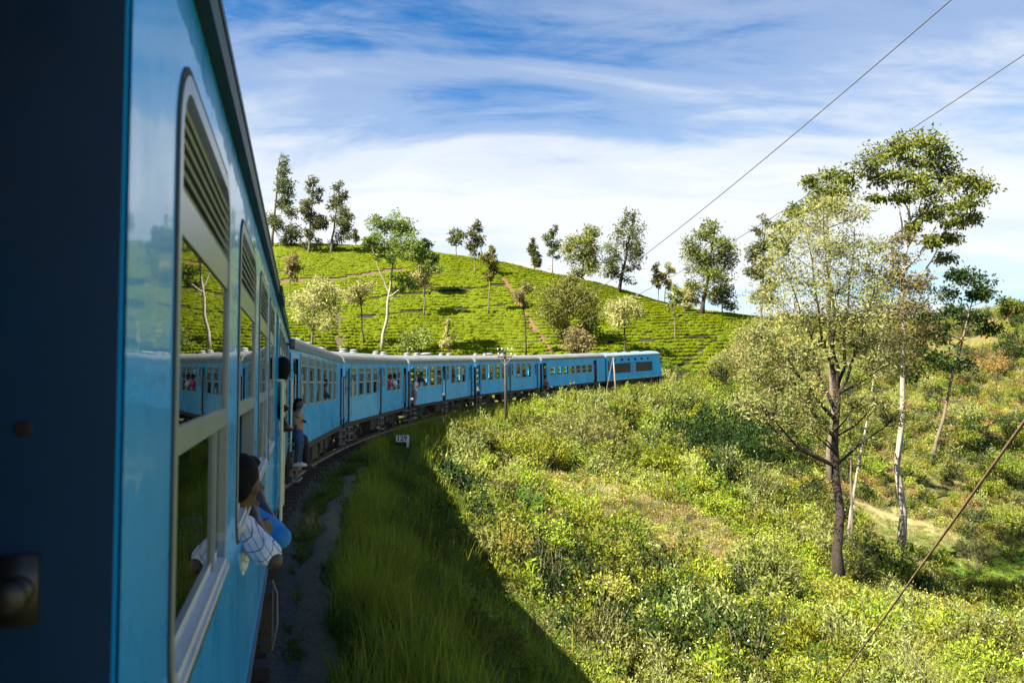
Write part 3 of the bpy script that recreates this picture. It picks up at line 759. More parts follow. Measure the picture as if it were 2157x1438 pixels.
# the power car at the head of the train
def build_power_car():
    M, L = car_frame(84.4, 95.6); root = empty('power_car', mat=M); k_ = L / 12.0
    tag(root, 'blue power car with dark engine grilles leading the train round the bend', 'locomotive')
    b = MB(); hw, zs, zg, zt = HW, .98, 3.32, 3.74; n0 = L - .75
    sw = [(1.47 * k_ + 1.36 * k_ * i, 1.47 * k_ + 1.36 * k_ * i + .46) for i in range(6)]
    for sg in (-1, 1):
        y, t_ = sg * hw, -sg * .06
        wall_cell(b, 0, n0, zs, 2.80, None, y, t_); x = 0
        for i, (a, c) in enumerate(sw):
            e = (c + sw[i + 1][0]) / 2 if i < 5 else n0
            wall_cell(b, x, e, 2.80, zg, (a, c, 2.86, 3.14, .06), y, t_); x = e
    wall_cell(b, 0, 0, 0, 0, None, 0, 0)
    b.add([(0, -hw, zs), (0, hw, zs), (0, hw, zg), (0, -hw, zg)], [(0, 1, 2, 3)], 2)
    # nose: rounded in plan and leaning back above the waist
    prof = [(zs, .70, 1.0), (1.5, .75, 1.0), (2.15, .72, 1.0), (2.25, .68, 1.0), (3.05, .42, .97), (3.32, .25, .95), (3.62, .02, .80)]
    m_ = 13; V = []
    for z, dx, ks in prof:
        for i in range(m_):
            a = -math.pi / 2 + math.pi * i / (m_ - 1)
            V.append((n0 + dx * abs(math.cos(a)) ** .5, hw * ks * math.copysign(abs(math.sin(a)) ** .75, math.sin(a)), z))
    F = [(j * m_ + i, j * m_ + i + 1, (j + 1) * m_ + i + 1, (j + 1) * m_ + i) for j in range(len(prof) - 1) for i in range(m_ - 1)]
    b.add(V, F, 0)
    b.build('body', [M_blue, M_interior, M_blue_dark], root)
    link('roof', roof_mesh(n0 + .12, zg, zt, M_roofblue, None), root)
    b = MB()
    for sg in (-1, 1): b.box((0.02, min(sg * hw, sg * (hw + .03)), zg - .05), (n0, max(sg * hw, sg * (hw + .03)), zg + .02))
    b.build('gutter', M_gutter2, root)
    b = MB()
    for z0, z1 in ((zs - .2, zs - .001),): b.box((0, -hw + .03, z0), (L - .15, hw - .03, z1))
    b.box((L - .3, -1.2, .35), (L - .12, 1.2, .9)); b.build('underframe', M_under, root)
    b = MB()
    for sg in (-1, 1): b.box((.1, sg * (hw + .006) - .004, zs + .004), (n0 + .4, sg * (hw + .006) + .004, zs + .05))
    b.build('sole_stripe', M_cream, root)
    for a, c in ((1.18 * k_, 4.75 * k_), (5.85 * k_, 9.4 * k_)):
        b = MB(); y = -hw
        b.box((a, y - .012, 1.68), (c, y - .002, 2.66))
        b.box((a - .05, y - .035, 1.63), (c + .05, y - .003, 1.68), 1); b.box((a - .05, y - .035, 2.66), (c + .05, y - .003, 2.71), 1)
        b.box((a - .05, y - .035, 1.68), (a, y - .003, 2.66), 1); b.box((c, y - .035, 1.68), (c + .05, y - .003, 2.66), 1)
        gr = b.build('grille', [M_grille, M_blue], root)
        s_ = MB()
        for i in range(13): s_.box((a, y - .03, 1.71 + i * .073), (c, y - .013, 1.735 + i * .073))
        s_.build('louvre', M_grille2, gr)
    for a, c in sw:
        b = MB(); ring_mesh(b, a - .01, c + .01, 2.85, 3.15, .06, .035, -hw - .012, -hw + .03, 0, 3); w_ = b.build('window', M_blue, root)
        b = MB(); b.add([(a, -hw + .02, 2.86), (c, -hw + .02, 2.86), (c, -hw + .02, 3.14), (a, -hw + .02, 3.14)], [(0, 1, 2, 3)]); b.build('pane', M_glass, w_)
    for x in (5.12 * k_, 5.45 * k_): handrail(root, x, 1.35, 2.75, -hw, M_palerail, .025, .06)
    b = MB(); ring_mesh(b, .22, .62, 1.95, 3.0, .05, .04, -hw - .014, -hw - .002, 0, 3); w_ = b.build('window', M_frame, root)
    b = MB(); b.box((.25, -hw - .008, 1.98), (.59, -hw - .003, 2.97)); b.build('pane', M_darkpane, w_)
    b = MB(); b.box((.78, -hw - .012, zs + .05), (1.02, -hw - .002, 3.1)); d = b.build('door', M_blue_dark, root)
    b = MB(); b.box((.83, -hw - .018, 2.1), (.97, -hw - .013, 2.9)); b.build('pane', M_darkpane, d)
    for x in (.72, 1.08): handrail(root, x, 1.2, 2.5, -hw, M_palerail)
    for sg in (-1, 1):
        b = MB(); b.add([(n0 + .09, sg * (hw + .006), 2.3), (n0 + .34, sg * (hw - .02), 2.3), (n0 + .30, sg * (hw - .03), 3.0), (n0 + .09, sg * (hw + .004), 3.0)], [(0, 1, 2, 3)]); b.build('cab_window', M_darkpane, root)
    b = MB(); b.add([(n0 + .69, -.95, 2.28), (n0 + .69, .95, 2.28), (n0 + .47, .9, 3.02), (n0 + .47, -.9, 3.02)], [(0, 1, 2, 3)]); b.build('windscreen', M_darkpane, root)
    for y in (-.9, .9):
        b = MB(); b.lathe([(.14, n0 + .6), (.14, n0 + .77), (.05, n0 + .78)], 12, 'x', (0, y, 1.7)); b.build('headlight', M_palevent, root)
    for x in (2.2, L - 2.6):
        bg_ = link('bogie', BOGIE, root); bg_.location = (x, 0, 0)
        for dx in (-1.05, 1.05): w_ = link('wheelset', WHEELSET, bg_); w_.location = (dx, 0, 0)
    b = MB(); b.box((4.3, -1.2, .35), (6.7, 1.2, .8)); b.box((4.4, -1.24, .4), (5.4, -1.2, .75)); b.box((5.6, -1.24, .4), (6.6, -1.2, .75)); b.build('fuel_tank', M_under, root)
    b = MB()
    for x in (1.6, 3.2, 5.0, 7.5): b.box((x, -.6, zt - .05), (x + .9, .6, zt + .07))
    b.build('roof_hatch', M_roof_near, root)
    return root, M, L
M_grille2 = surf('grille_louvre', (.05, .045, .042), .5); M_roofblue = surf('blue_grey_roof', (.16, .25, .33), .55, var=.2, dirt=(.2, .15, .12), dirt_amt=.4)
M_darkpane = surf('dark_pane', (.01, .012, .014), .08, var=.05, spec=.8)
CARS['F'] = build_power_car()

# the carriage the picture is taken from
def build_near():
    M, L = car_frame(-1.0, 17.9); root = empty('railway_carriage', mat=M)
    tag(root, 'glossy blue carriage seen along its side from an open doorway, filling the left edge', 'railway carriage', 'blue carriages of the train')
    hw, zs, zg, zt, t_ = HW, 1.06, 3.16, 3.62, .06
    wins = [(2.46 + 1.46 * k, 3.47 + 1.46 * k) for k in range(4)] + [(9.75 + 1.46 * k, 10.76 + 1.46 * k) for k in range(5)]
    doors = [(.70, 2.06), (8.42, 9.27), (17.3, 18.2)]; z0, z1 = 1.83, 2.95
    b = MB(); x = 0.0
    feats = sorted([(a, c, 'w') for a, c in wins] + [(a, c, 'd') for a, c in doors])
    for i, (a, c, k) in enumerate(feats):
        nxt = feats[i + 1][0] if i + 1 < len(feats) else L
        e = (c + nxt) / 2
        if k == 'd' or (i and feats[i - 1][2] == 'd'): pass
        if k == 'd':
            wall_cell(b, x, a, zs, zg, None, -hw, t_); wall_cell(b, a, c, 3.02, zg, None, -hw, t_)
            b.box((a - .001, -hw + .002, 3.0), (c + .001, -hw + t_, 3.021), 0)
            b.box((a - .02, -hw + .004, zs), (a, -hw + .09, 3.0)); b.box((c, -hw + .004, zs), (c + .02, -hw + .09, 3.0)); x = c
        else:
            st = max(x, a - .225)
            if st > x + 1e-3: wall_cell(b, x, st, zs, zg, None, -hw, t_); x = st
            if feats[i + 1][2] == 'd': e = c + .225
            wall_cell(b, x, e, zs, zg, (a, c, z0, z1, .13), -hw, t_); x = e
    wall_cell(b, x, L, zs, zg, None, -hw, t_)
    b.box((0, hw - .05, zs), (L, hw, zg)); b.box((0, -hw + .061, zs), (L, hw - .05, zs + .08), 1)  # far wall left windowless so that no sun lights the interior
    b.box((0, -hw + .07, 2.99), (L, hw - .06, 3.04), 1)
    for xx in (0, L - .04): b.box((xx, -hw + .061, zs + .08), (xx + .04, hw - .05, 2.99), 1)
    b.build('body', [M_blue_near, M_interior_dark, M_blue_dark], root)
    link('roof', roof_mesh(L, zg + .04, zt, M_roof_near, None), root)
    b = MB(); b.box((0, -hw - .03, 3.125), (L, -hw + .0, 3.195)); b.box((0, hw, 3.125), (L, hw + .05, 3.195)); b.box((0, -hw - .034, 3.196), (L, -hw - .005, 3.218))
    b.box((8.2, -hw - .055, 3.12), (9.5, -hw - .035, 3.2)); b.build('gutter', M_gutter, root)
    b = MB(); b.box((0, -hw + .03, zs - .16), (L, -hw + .1, zs - .001)); b.box((0, hw - .1, zs - .16), (L, hw - .03, zs - .001))
    for xx in np.linspace(.5, L - .5, 10): b.box((xx, -hw + .12, zs - .15), (xx + .1, hw - .12, zs - .02))
    b.build('underframe', M_under, root)
    b = MB(); b.box((0, -hw - .012, zs), (L, -hw - .001, zs + .035)); b.build('sole_strip', M_blue_dark, root)
    # windows
    y = -hw
    b = MB(); ring_mesh(b, -.012, 1.022, z0 - .012, z1 + .012, .14, .034, y - .005, y + .05, 0, 7); FR = b.mesh('window', M_alu)
    b = MB(); ring_mesh(b, -.026, 1.036, z0 - .026, z1 + .026, .152, .016, y - .003, y + .004, 0, 7); GK = b.mesh('gasket', M_rubber)
    b = MB(); b.box((.025, y - .001, 2.655), (.985, y + .03, 2.735)); TR = b.mesh('transom', M_alu)
    b = MB(); b.box((.025, y - .002, 2.263), (.985, y + .03, 2.313)); MR = b.mesh('mid_rail', M_alu)
    b = MB(); b.box((.04, y - .010, 1.872), (.97, y + .05, 1.892)); b.box((.04, y - .018, 1.862), (.97, y - .008, 1.874)); b.box((.06, y + .014, 1.892), (.95, y + .02, 1.915)); SILL = b.mesh('sill', M_white)
    b = MB()
    A = Matrix.Rotation(R(38), 4, 'X')
    b.box((.05, -.022, -.003), (.96, .022, .003), 0, A); SLAT = b.mesh('slat', M_alu)
    def pane(name, za, zb, yy, x0_=.022, x1_=.988):
        b = MB(); b.add([(x0_, yy, za), (x1_, yy, za), (x1_, yy, zb), (x0_, yy, zb)], [(0, 1, 2, 3)]); return b.mesh(name, M_glass)
    PU, PL, PH = pane('pane', 2.313, 2.655, y + .003), pane('pane', 1.892, 2.263, y + .015), None
    b = MB(); b.box((.05, y + .05, 2.735), (.96, y + .055, 2.91)); BK = b.mesh('louvre_shade_sheet', M_dark)  # near-black sheet standing in for the shade behind the slats
    b = MB(); b.box((-.010, y + .006, 1.892), (.010, y + .026, 2.263)); ST = b.mesh('stile', M_alu)
    for k, (a, c) in enumerate(wins):
        o = link('window', FR, root); o.location = (a, 0, 0)
        for nm, me_ in (('gasket', GK), ('transom', TR), ('mid_rail', MR), ('sill', SILL), ('pane', PU), ('louvre_shade_sheet', BK)): link(nm, me_, o)
        if k != 1: link('pane', PL, o); s_ = link('stile', ST, o); s_.location = (.80, 0, 0)
        for j in range(6): s_ = link('slat', SLAT, o); s_.location = (0, y + .016, 2.752 + j * .029)
    # doorway where the camera is: the door folded inward against the jamb
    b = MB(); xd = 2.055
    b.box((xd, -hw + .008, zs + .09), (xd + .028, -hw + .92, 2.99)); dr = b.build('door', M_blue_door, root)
    b = MB(); b.lathe([(.018, xd - .012), (.016, xd - .016), (.008, xd - .02), (.008, xd - .032), (.017, xd - .036), (.020, xd - .048), (.014, xd - .056)][::-1], 16, 'x', (0, -hw + .105, 2.155))
    b.box((xd - .012, -hw + .085, 2.115), (xd - .0005, -hw + .135, 2.195)); b.build('handle', M_brass, dr, True)
    b = MB(); b.lathe([(.007, xd - .006), (.010, xd - .0004)], 12, 'x', (0, -hw + .107, 2.34)); b.build('bolt', M_rustspot, dr)
    for i in (1, 2):
        a, c = doors[i]
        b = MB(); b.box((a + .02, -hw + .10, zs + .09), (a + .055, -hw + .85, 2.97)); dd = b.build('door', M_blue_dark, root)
        for j, xx in enumerate((a - .06, c + .06)):
            b = MB(); yy = -hw; r_ = .0145
            b.tube([(xx, yy, 1.12), (xx, yy - .055, 1.125), (xx, yy - .06, 1.15), (xx, yy - .06, 2.34), (xx, yy - .055, 2.37), (xx, yy, 2.375)], r_, 8); b.build('handrail', M_cream, root, True)
        b = MB()
        for xx in (a + .04, c - .07): b.box((xx, -hw - .03, .30), (xx + .03, -hw + .01, zs - .16))
        for z in (.33, .60, .84): b.box((a + .03, -hw - .09, z), (c - .03, -hw + .06, z + .03))
        b.build('foot_step', M_under, root)
    b = MB(); xx = 6.55; b.box((xx, -hw - .05, .60), (xx + .34, -hw + .02, .98)); b.tube([(xx + .02, -hw - .05, 1.06), (xx - .01, -hw - .08, .98), (xx - .01, -hw - .085, .78), (xx + .03, -hw - .05, .60)], .006, 6, 1)
    b.build('foot_step', [M_under, M_stepmetal], root)
    b = MB(); b.lathe([(.02, 0), (.075, -.01), (.085, -.05), (.085, -.09), (.06, -.10)], 16, 'y', (13.9, -hw - .04, 2.92)); b.tube([(13.9, -hw, 2.92), (13.9, -hw - .05, 2.92)], .02, 6); b.build('side_lamp', M_lamp, root, True)
    b = MB()
    for k in range(5): b.box((L + .02 + .11 * k, -1.28, 1.1), (L + .075 + .11 * k, 1.28, 3.1))
    b.box((L + .001, -1.24, 1.12), (L + .55, 1.24, 3.06)); b.build('gangway', M_rubber, root)  # bellows widened to nearly full car width to block sun through the gap
    for x in (2.6, L - 2.6):
        bg_ = link('bogie', BOGIE, root); bg_.location = (x, 0, 0)
        for dx in (-1.05, 1.05): w_ = link('wheelset', WHEELSET, bg_); w_.location = (dx, 0, 0)
    b = MB(); b.box((6.9, -hw + .14, .4), (8.2, -hw + .7, .9)); b.box((9.6, -hw + .14, .4), (11.2, -hw + .8, .88)); b.build('equipment_box', M_under, root)
    return root, M, L
M_blue_near = paint('near_blue_enamel', (.001, .41, .90), .0005, .5)
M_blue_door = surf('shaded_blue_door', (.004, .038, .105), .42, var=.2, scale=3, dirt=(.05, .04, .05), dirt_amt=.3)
M_interior_dark = surf('interior_darkened_panel', (.06, .055, .05), .7)  # dimness of the unlit interior is put into this panel colour
M_rustspot = surf('rust_spot', (.025, .014, .010), .8); M_lamp = surf('lamp_housing', (.10, .095, .085), .4, var=.2)
CARS['N'] = build_near()
def carpt(n, x, y, z): return np.array(CARS[n][1] @ Vector((x, y, z)))

# ------------------------------------------------------------------ leaves, plants, trees
def unit(v): return v / (np.linalg.norm(v, axis=-1, keepdims=True) + 1e-9)
def leaf_quads(P, D, Lh, Wd, fold=.25, side=None):
    """one kite-shaped folded leaf per row: base P, direction D"""
    n = len(P); D = unit(D)
    if side is None:
        side = unit(np.cross(D, rng.normal(size=(n, 3))))
    up = np.cross(side, D)
    Lh = np.broadcast_to(np.asarray(Lh, float), (n,))[:, None]; Wd = np.broadcast_to(np.asarray(Wd, float), (n,))[:, None]
    mid = P + D * Lh * .45 - up * Lh * .0
    a = mid + side * Wd * .5 + up * Wd * fold; c = mid - side * Wd * .5 + up * Wd * fold
    tip = P + D * Lh - up * Lh * .12
    return np.stack([P, a, tip, c], 1)
def quads_to(V4):
    n = len(V4); return V4.reshape(-1, 3), np.arange(n * 4).reshape(n, 4)
def leaf_obj(name, V4, mat, parent=None):
    V, Fq = quads_to(V4); return link(name, np_mesh(name, V, Fq, mat), parent)
def merge_mesh(name, chunks, mats):
    """chunks: (V4, material index)"""
    V = np.concatenate([c[0].reshape(-1, 3) for c in chunks]); n = len(V) // 4
    mi = np.concatenate([np.full(len(c[0]), c[1]) for c in chunks])
    return np_mesh(name, V, np.arange(n * 4).reshape(n, 4), mats, mi)
LF_olive = leaf_mat('leaf_olive', [(.09, .105, .020), (.14, .16, .028), (.20, .22, .045), (.26, .26, .08)], .38, .5)
LF_pale = leaf_mat('leaf_pale_yellow', [(.17, .155, .05), (.28, .25, .085), (.38, .34, .14), (.44, .39, .19)], .45, .55, (.85, 1.15))
LF_main = leaf_mat('leaf_main_wattle', [(.10, .102, .028), (.19, .182, .05), (.28, .265, .085), (.38, .355, .17)], .45, .5, (.8, 1.2))
LF_euc = leaf_mat('leaf_gum_green', [(.055, .078, .011), (.10, .13, .018), (.15, .185, .028), (.21, .235, .05)], .33, .4)
LF_dark = leaf_mat('leaf_dark_green', [(.014, .030, .007), (.026, .048, .011), (.045, .072, .017)], .28, .45)  # dark green species, deepened further to carry the shade of the thicket
LF_grey = leaf_mat('leaf_grey_green', [(.06, .074, .024), (.10, .115, .04), (.145, .16, .065)], .33, .45)
LF_bright = leaf_mat('leaf_bright_green', [(.13, .17, .010), (.21, .25, .016), (.28, .32, .025), (.36, .38, .06)], .42, .5)
LF_mid = leaf_mat('leaf_mid_green', [(.07, .10, .010), (.13, .17, .014), (.19, .225, .024), (.27, .27, .055)], .38, .5)
LF_silver = leaf_mat('leaf_silvery', [(.11, .135, .028), (.19, .215, .05), (.28, .30, .09), (.36, .37, .15)], .34, .45)
LF_straw = leaf_mat('blade_straw', [(.26, .20, .09), (.38, .31, .15), (.50, .43, .25)], .30, .6)
LF_rust = leaf_mat('leaf_rusty', [(.24, .125, .035), (.34, .20, .065), (.40, .28, .11)], .35, .6)
LF_grass = leaf_mat('blade_green', [(.08, .125, .008), (.14, .19, .012), (.20, .245, .018), (.28, .25, .04)], .38, .45)
LF_fern = leaf_mat('frond_green', [(.06, .11, .012), (.10, .165, .018), (.15, .21, .03)], .42, .5)
LF_tea = leaf_mat('leaf_tea', [(.17, .20, .004), (.23, .275, .006), (.30, .345, .010), (.37, .39, .02)], .38, .45, (.86, 1.12), .06, .25)
LF_yellow = leaf_mat('leaf_yellow_green', [(.19, .20, .025), (.28, .29, .035), (.36, .36, .06), (.44, .41, .11)], .42, .5)
LF_flower = surf('small_white_flower', (.75, .74, .66), .6)
BK_grey = surf('bark_pale_grey', (.27, .24, .20), .8, var=.35, scale=3, dirt=(.12, .09, .07), dirt_amt=.7)
BK_dark = surf('bark_dark_brown', (.030, .022, .017), .9, var=.5, scale=6, bump=.03, bscale=18, dirt=(.09, .04, .022), dirt_amt=.6)
BK_mid = surf('bark_brown', (.12, .095, .07), .9, var=.35, scale=4)
BK_twig = surf('twig_bark', (.10, .085, .06), .9, var=.3)

def make_tree(name, label, base, top, clumps, leafmat, bark, r0, leafL=.3, leafW=.14, droop=.35, cat='tree', group=None, lean=None, rtop=.25,
              sub=55, ls=.42, tseg=8, twig=True, flat=1.0, attach=.8, fmin=.22, wobble=.006, lk=.011, leaders=()):
    """base, top: world ends of the trunk; clumps: (centre, (rx, ry, rz), leaves). Limbs leave the trunk for every clump, twigs fill it."""
    base, top = np.array(base, float), np.array(top, float)
    root = empty(name, tuple(base)); tag(root, label, cat, group)
    H = top[2] - base[2]; n = 9; pts = []
    for i in range(n):
        f = i / (n - 1); p_ = base * (1 - f) + top * f
        if lean is not None: p_ = p_ + np.array(lean) * math.sin(math.pi * f)
        wob = wobble * H * (f > 0) * (f < 1)
        pts.append(p_ + rng.normal(size=3) * np.array([wob, wob, 0]))
    pts = np.array(pts); rad = [r0 * (1.35 if i == 0 else 1) * (1 - (1 - rtop) * (i / (n - 1)) ** .9) for i in range(n)]
    b = MB(); pts[0, 2] -= .3
    b.tube(pts - base, rad, tseg)
    def on(f):
        f = min(max(f, 0), 1) * (n - 1); i = min(int(f), n - 2); return pts[i] * (1 - (f - i)) + pts[i + 1] * (f - i)
    def rad_at(f): return float(np.interp(f * (n - 1), range(n), rad))
    LP = []                                                             # points where a limb may start: trunk and leaders, with the radius there
    for k in range(25): f_ = fmin + (.97 - fmin) * k / 24; LP.append((on(f_), rad_at(f_)))
    for f0, e_ in leaders:
        a0_ = on(f0); e_ = np.array(e_, float); ln = np.linalg.norm(e_ - a0_); ps = []
        for k in range(8):
            t_ = k / 7; q_ = a0_ * (1 - t_) + e_ * t_ + np.array([0, 0, -.10 * ln * math.sin(math.pi * t_) * (1 - t_)]) + rng.normal(size=3) * .012 * ln * (0 < k < 7); ps.append(q_)
        r1 = rad_at(f0) * .72; rs = [r1 * (1 - .8 * k / 7) for k in range(8)]
        b.tube([q_ - base for q_ in ps], rs, 6, cap=False); LP += list(zip(ps[1:], rs[1:]))
    LPp = np.array([q_[0] for q_ in LP]); LPr = [q_[1] for q_ in LP]
    chunks = []
    for c, rr, nl in clumps:
        c = np.array(c, float); rr = np.array(rr, float)
        hdv = np.hypot(LPp[:, 0] - c[0], LPp[:, 1] - c[1])
        cost = np.linalg.norm(LPp - c, axis=1) + 1.6 * np.maximum(0, LPp[:, 2] - (c[2] - attach * .6 * hdv)) + rng.random(len(LPp)) * .04 * H
        k_ = int(np.argmin(cost)); a = LPp[k_]; hd = hdv[k_]
        mid = a * .5 + c * .5 + np.array([0, 0, -.06 * hd]) + rng.normal(size=3) * .05 * hd
        q = a * .15 + c * .85 + np.array([0, 0, -.25 * rr[2]])
        lr = max(min(LPr[k_] * .62, lk * (np.linalg.norm(c - a) + 2)), .018)
        b.tube([a - base, a * .72 + mid * .28 - base, mid - base, q - base], [lr, lr * .85, lr * .62, lr * .35], 5, cap=False)
        m = max(3, int(nl / sub)); d = unit(rng.normal(size=(m, 3))) * (rng.random((m, 1)) ** .42)
        S_ = c + d * rr
        if twig:
            for s_ in S_:
                k = q + (c - q) * rng.random() * .6; mm = (k + s_) / 2 + rng.normal(size=3) * .08 * rr.mean()
                b.tube([k - base, mm - base, s_ - base], [lr * .34, lr * .24, max(.006, lr * .10)], 3, cap=False)
        idx = rng.integers(0, m, nl); sd = ls * rr.mean() / max(1, m ** .33)
        off = rng.normal(size=(nl, 3)) * sd * np.array([1, 1, .7 * flat])
        P_ = S_[idx] + off
        D_ = unit(off) * .6 + rng.normal(size=(nl, 3)) * .55 + np.array([0, 0, -droop])
        sz = rng.uniform(.65, 1.25, nl)
        chunks.append(leaf_quads(P_ - base, D_, leafL * sz, leafW * sz))
    tm = b.mesh('trunk', bark, True)
    link('trunk', tm, root)
    leaf_obj('crown', np.concatenate(chunks), leafmat, root)
    return root
def tree_px(name, label, bpx, tpx, Y, crown, leafmat, bark, r0, nleaf=2600, kind='tall', nb=12, leafL=.42, leafW=.19, group=None, droop=.3, seed=0, **kw):
    """bpx: pixel of the foot, tpx: pixel of the tip, crown: (x0, x1, y0, y1) pixel box, all at distance Y"""
    r_ = np.random.default_rng(seed + 100)
    p0 = at(*bpx, Y); z0 = h1(p0[0], p0[1]); base = np.array([p0[0], p0[1], min(z0, p0[2] + .6) if z0 < p0[2] + 2.5 else z0])
    top = at(*tpx, Y); px = Y / FPX
    x0, x1, y0, y1 = crown; cl = []; hw_ = (x1 - x0) / 2
    for i in range(nb):
        f = (i + .5) / nb                          # 0 bottom .. 1 top
        cy = y1 + (y0 - y1) * (f * .94 + .03)
        if kind == 'tall': wd = math.sin(math.pi * min(1, .18 + f * .78)) ** .8 * .82 + .1
        elif kind == 'umbrella': wd = 1.0 if f > .25 else .6
        elif kind == 'cone': wd = 1.0 - .86 * f
        else: wd = math.sqrt(max(.08, 1 - (2 * f - .95) ** 2))
        mx = (x0 + x1) / 2 * (1 - f) + ((x0 + x1) / 2 * .5 + tpx[0] * .5) * f if kind != 'umbrella' else (x0 + x1) / 2
        cx = mx + r_.uniform(-1, 1) * hw_ * wd * .72
        rr = hw_ * wd * r_.uniform(.22, .46) * px
        c = at(cx, cy, Y + r_.uniform(-1, 1) * hw_ * wd * .6 * px)
        zr = rr * r_.uniform(.6, .95) * (.55 if kind == 'umbrella' else 1)
        cl.append((c, (rr * 1.15, rr * 1.1, max(zr, (y1 - y0) / nb * px * .55)), rr ** 2 + .05))
    tot = sum(c[2] for c in cl)
    cl = [(c, r, max(24, int(nleaf * w / tot))) for c, r, w in cl]
    return make_tree(name, label, base, at(tpx[0], tpx[1] + (y1 - y0) * .06, Y), cl, leafmat, bark, r0, leafL, leafW, droop, group=group, **{**dict(sub=30, ls=.72), **kw})
GH = 'trees standing in the tea on the hill'
GS = 'trees along the skyline of the tea hill'
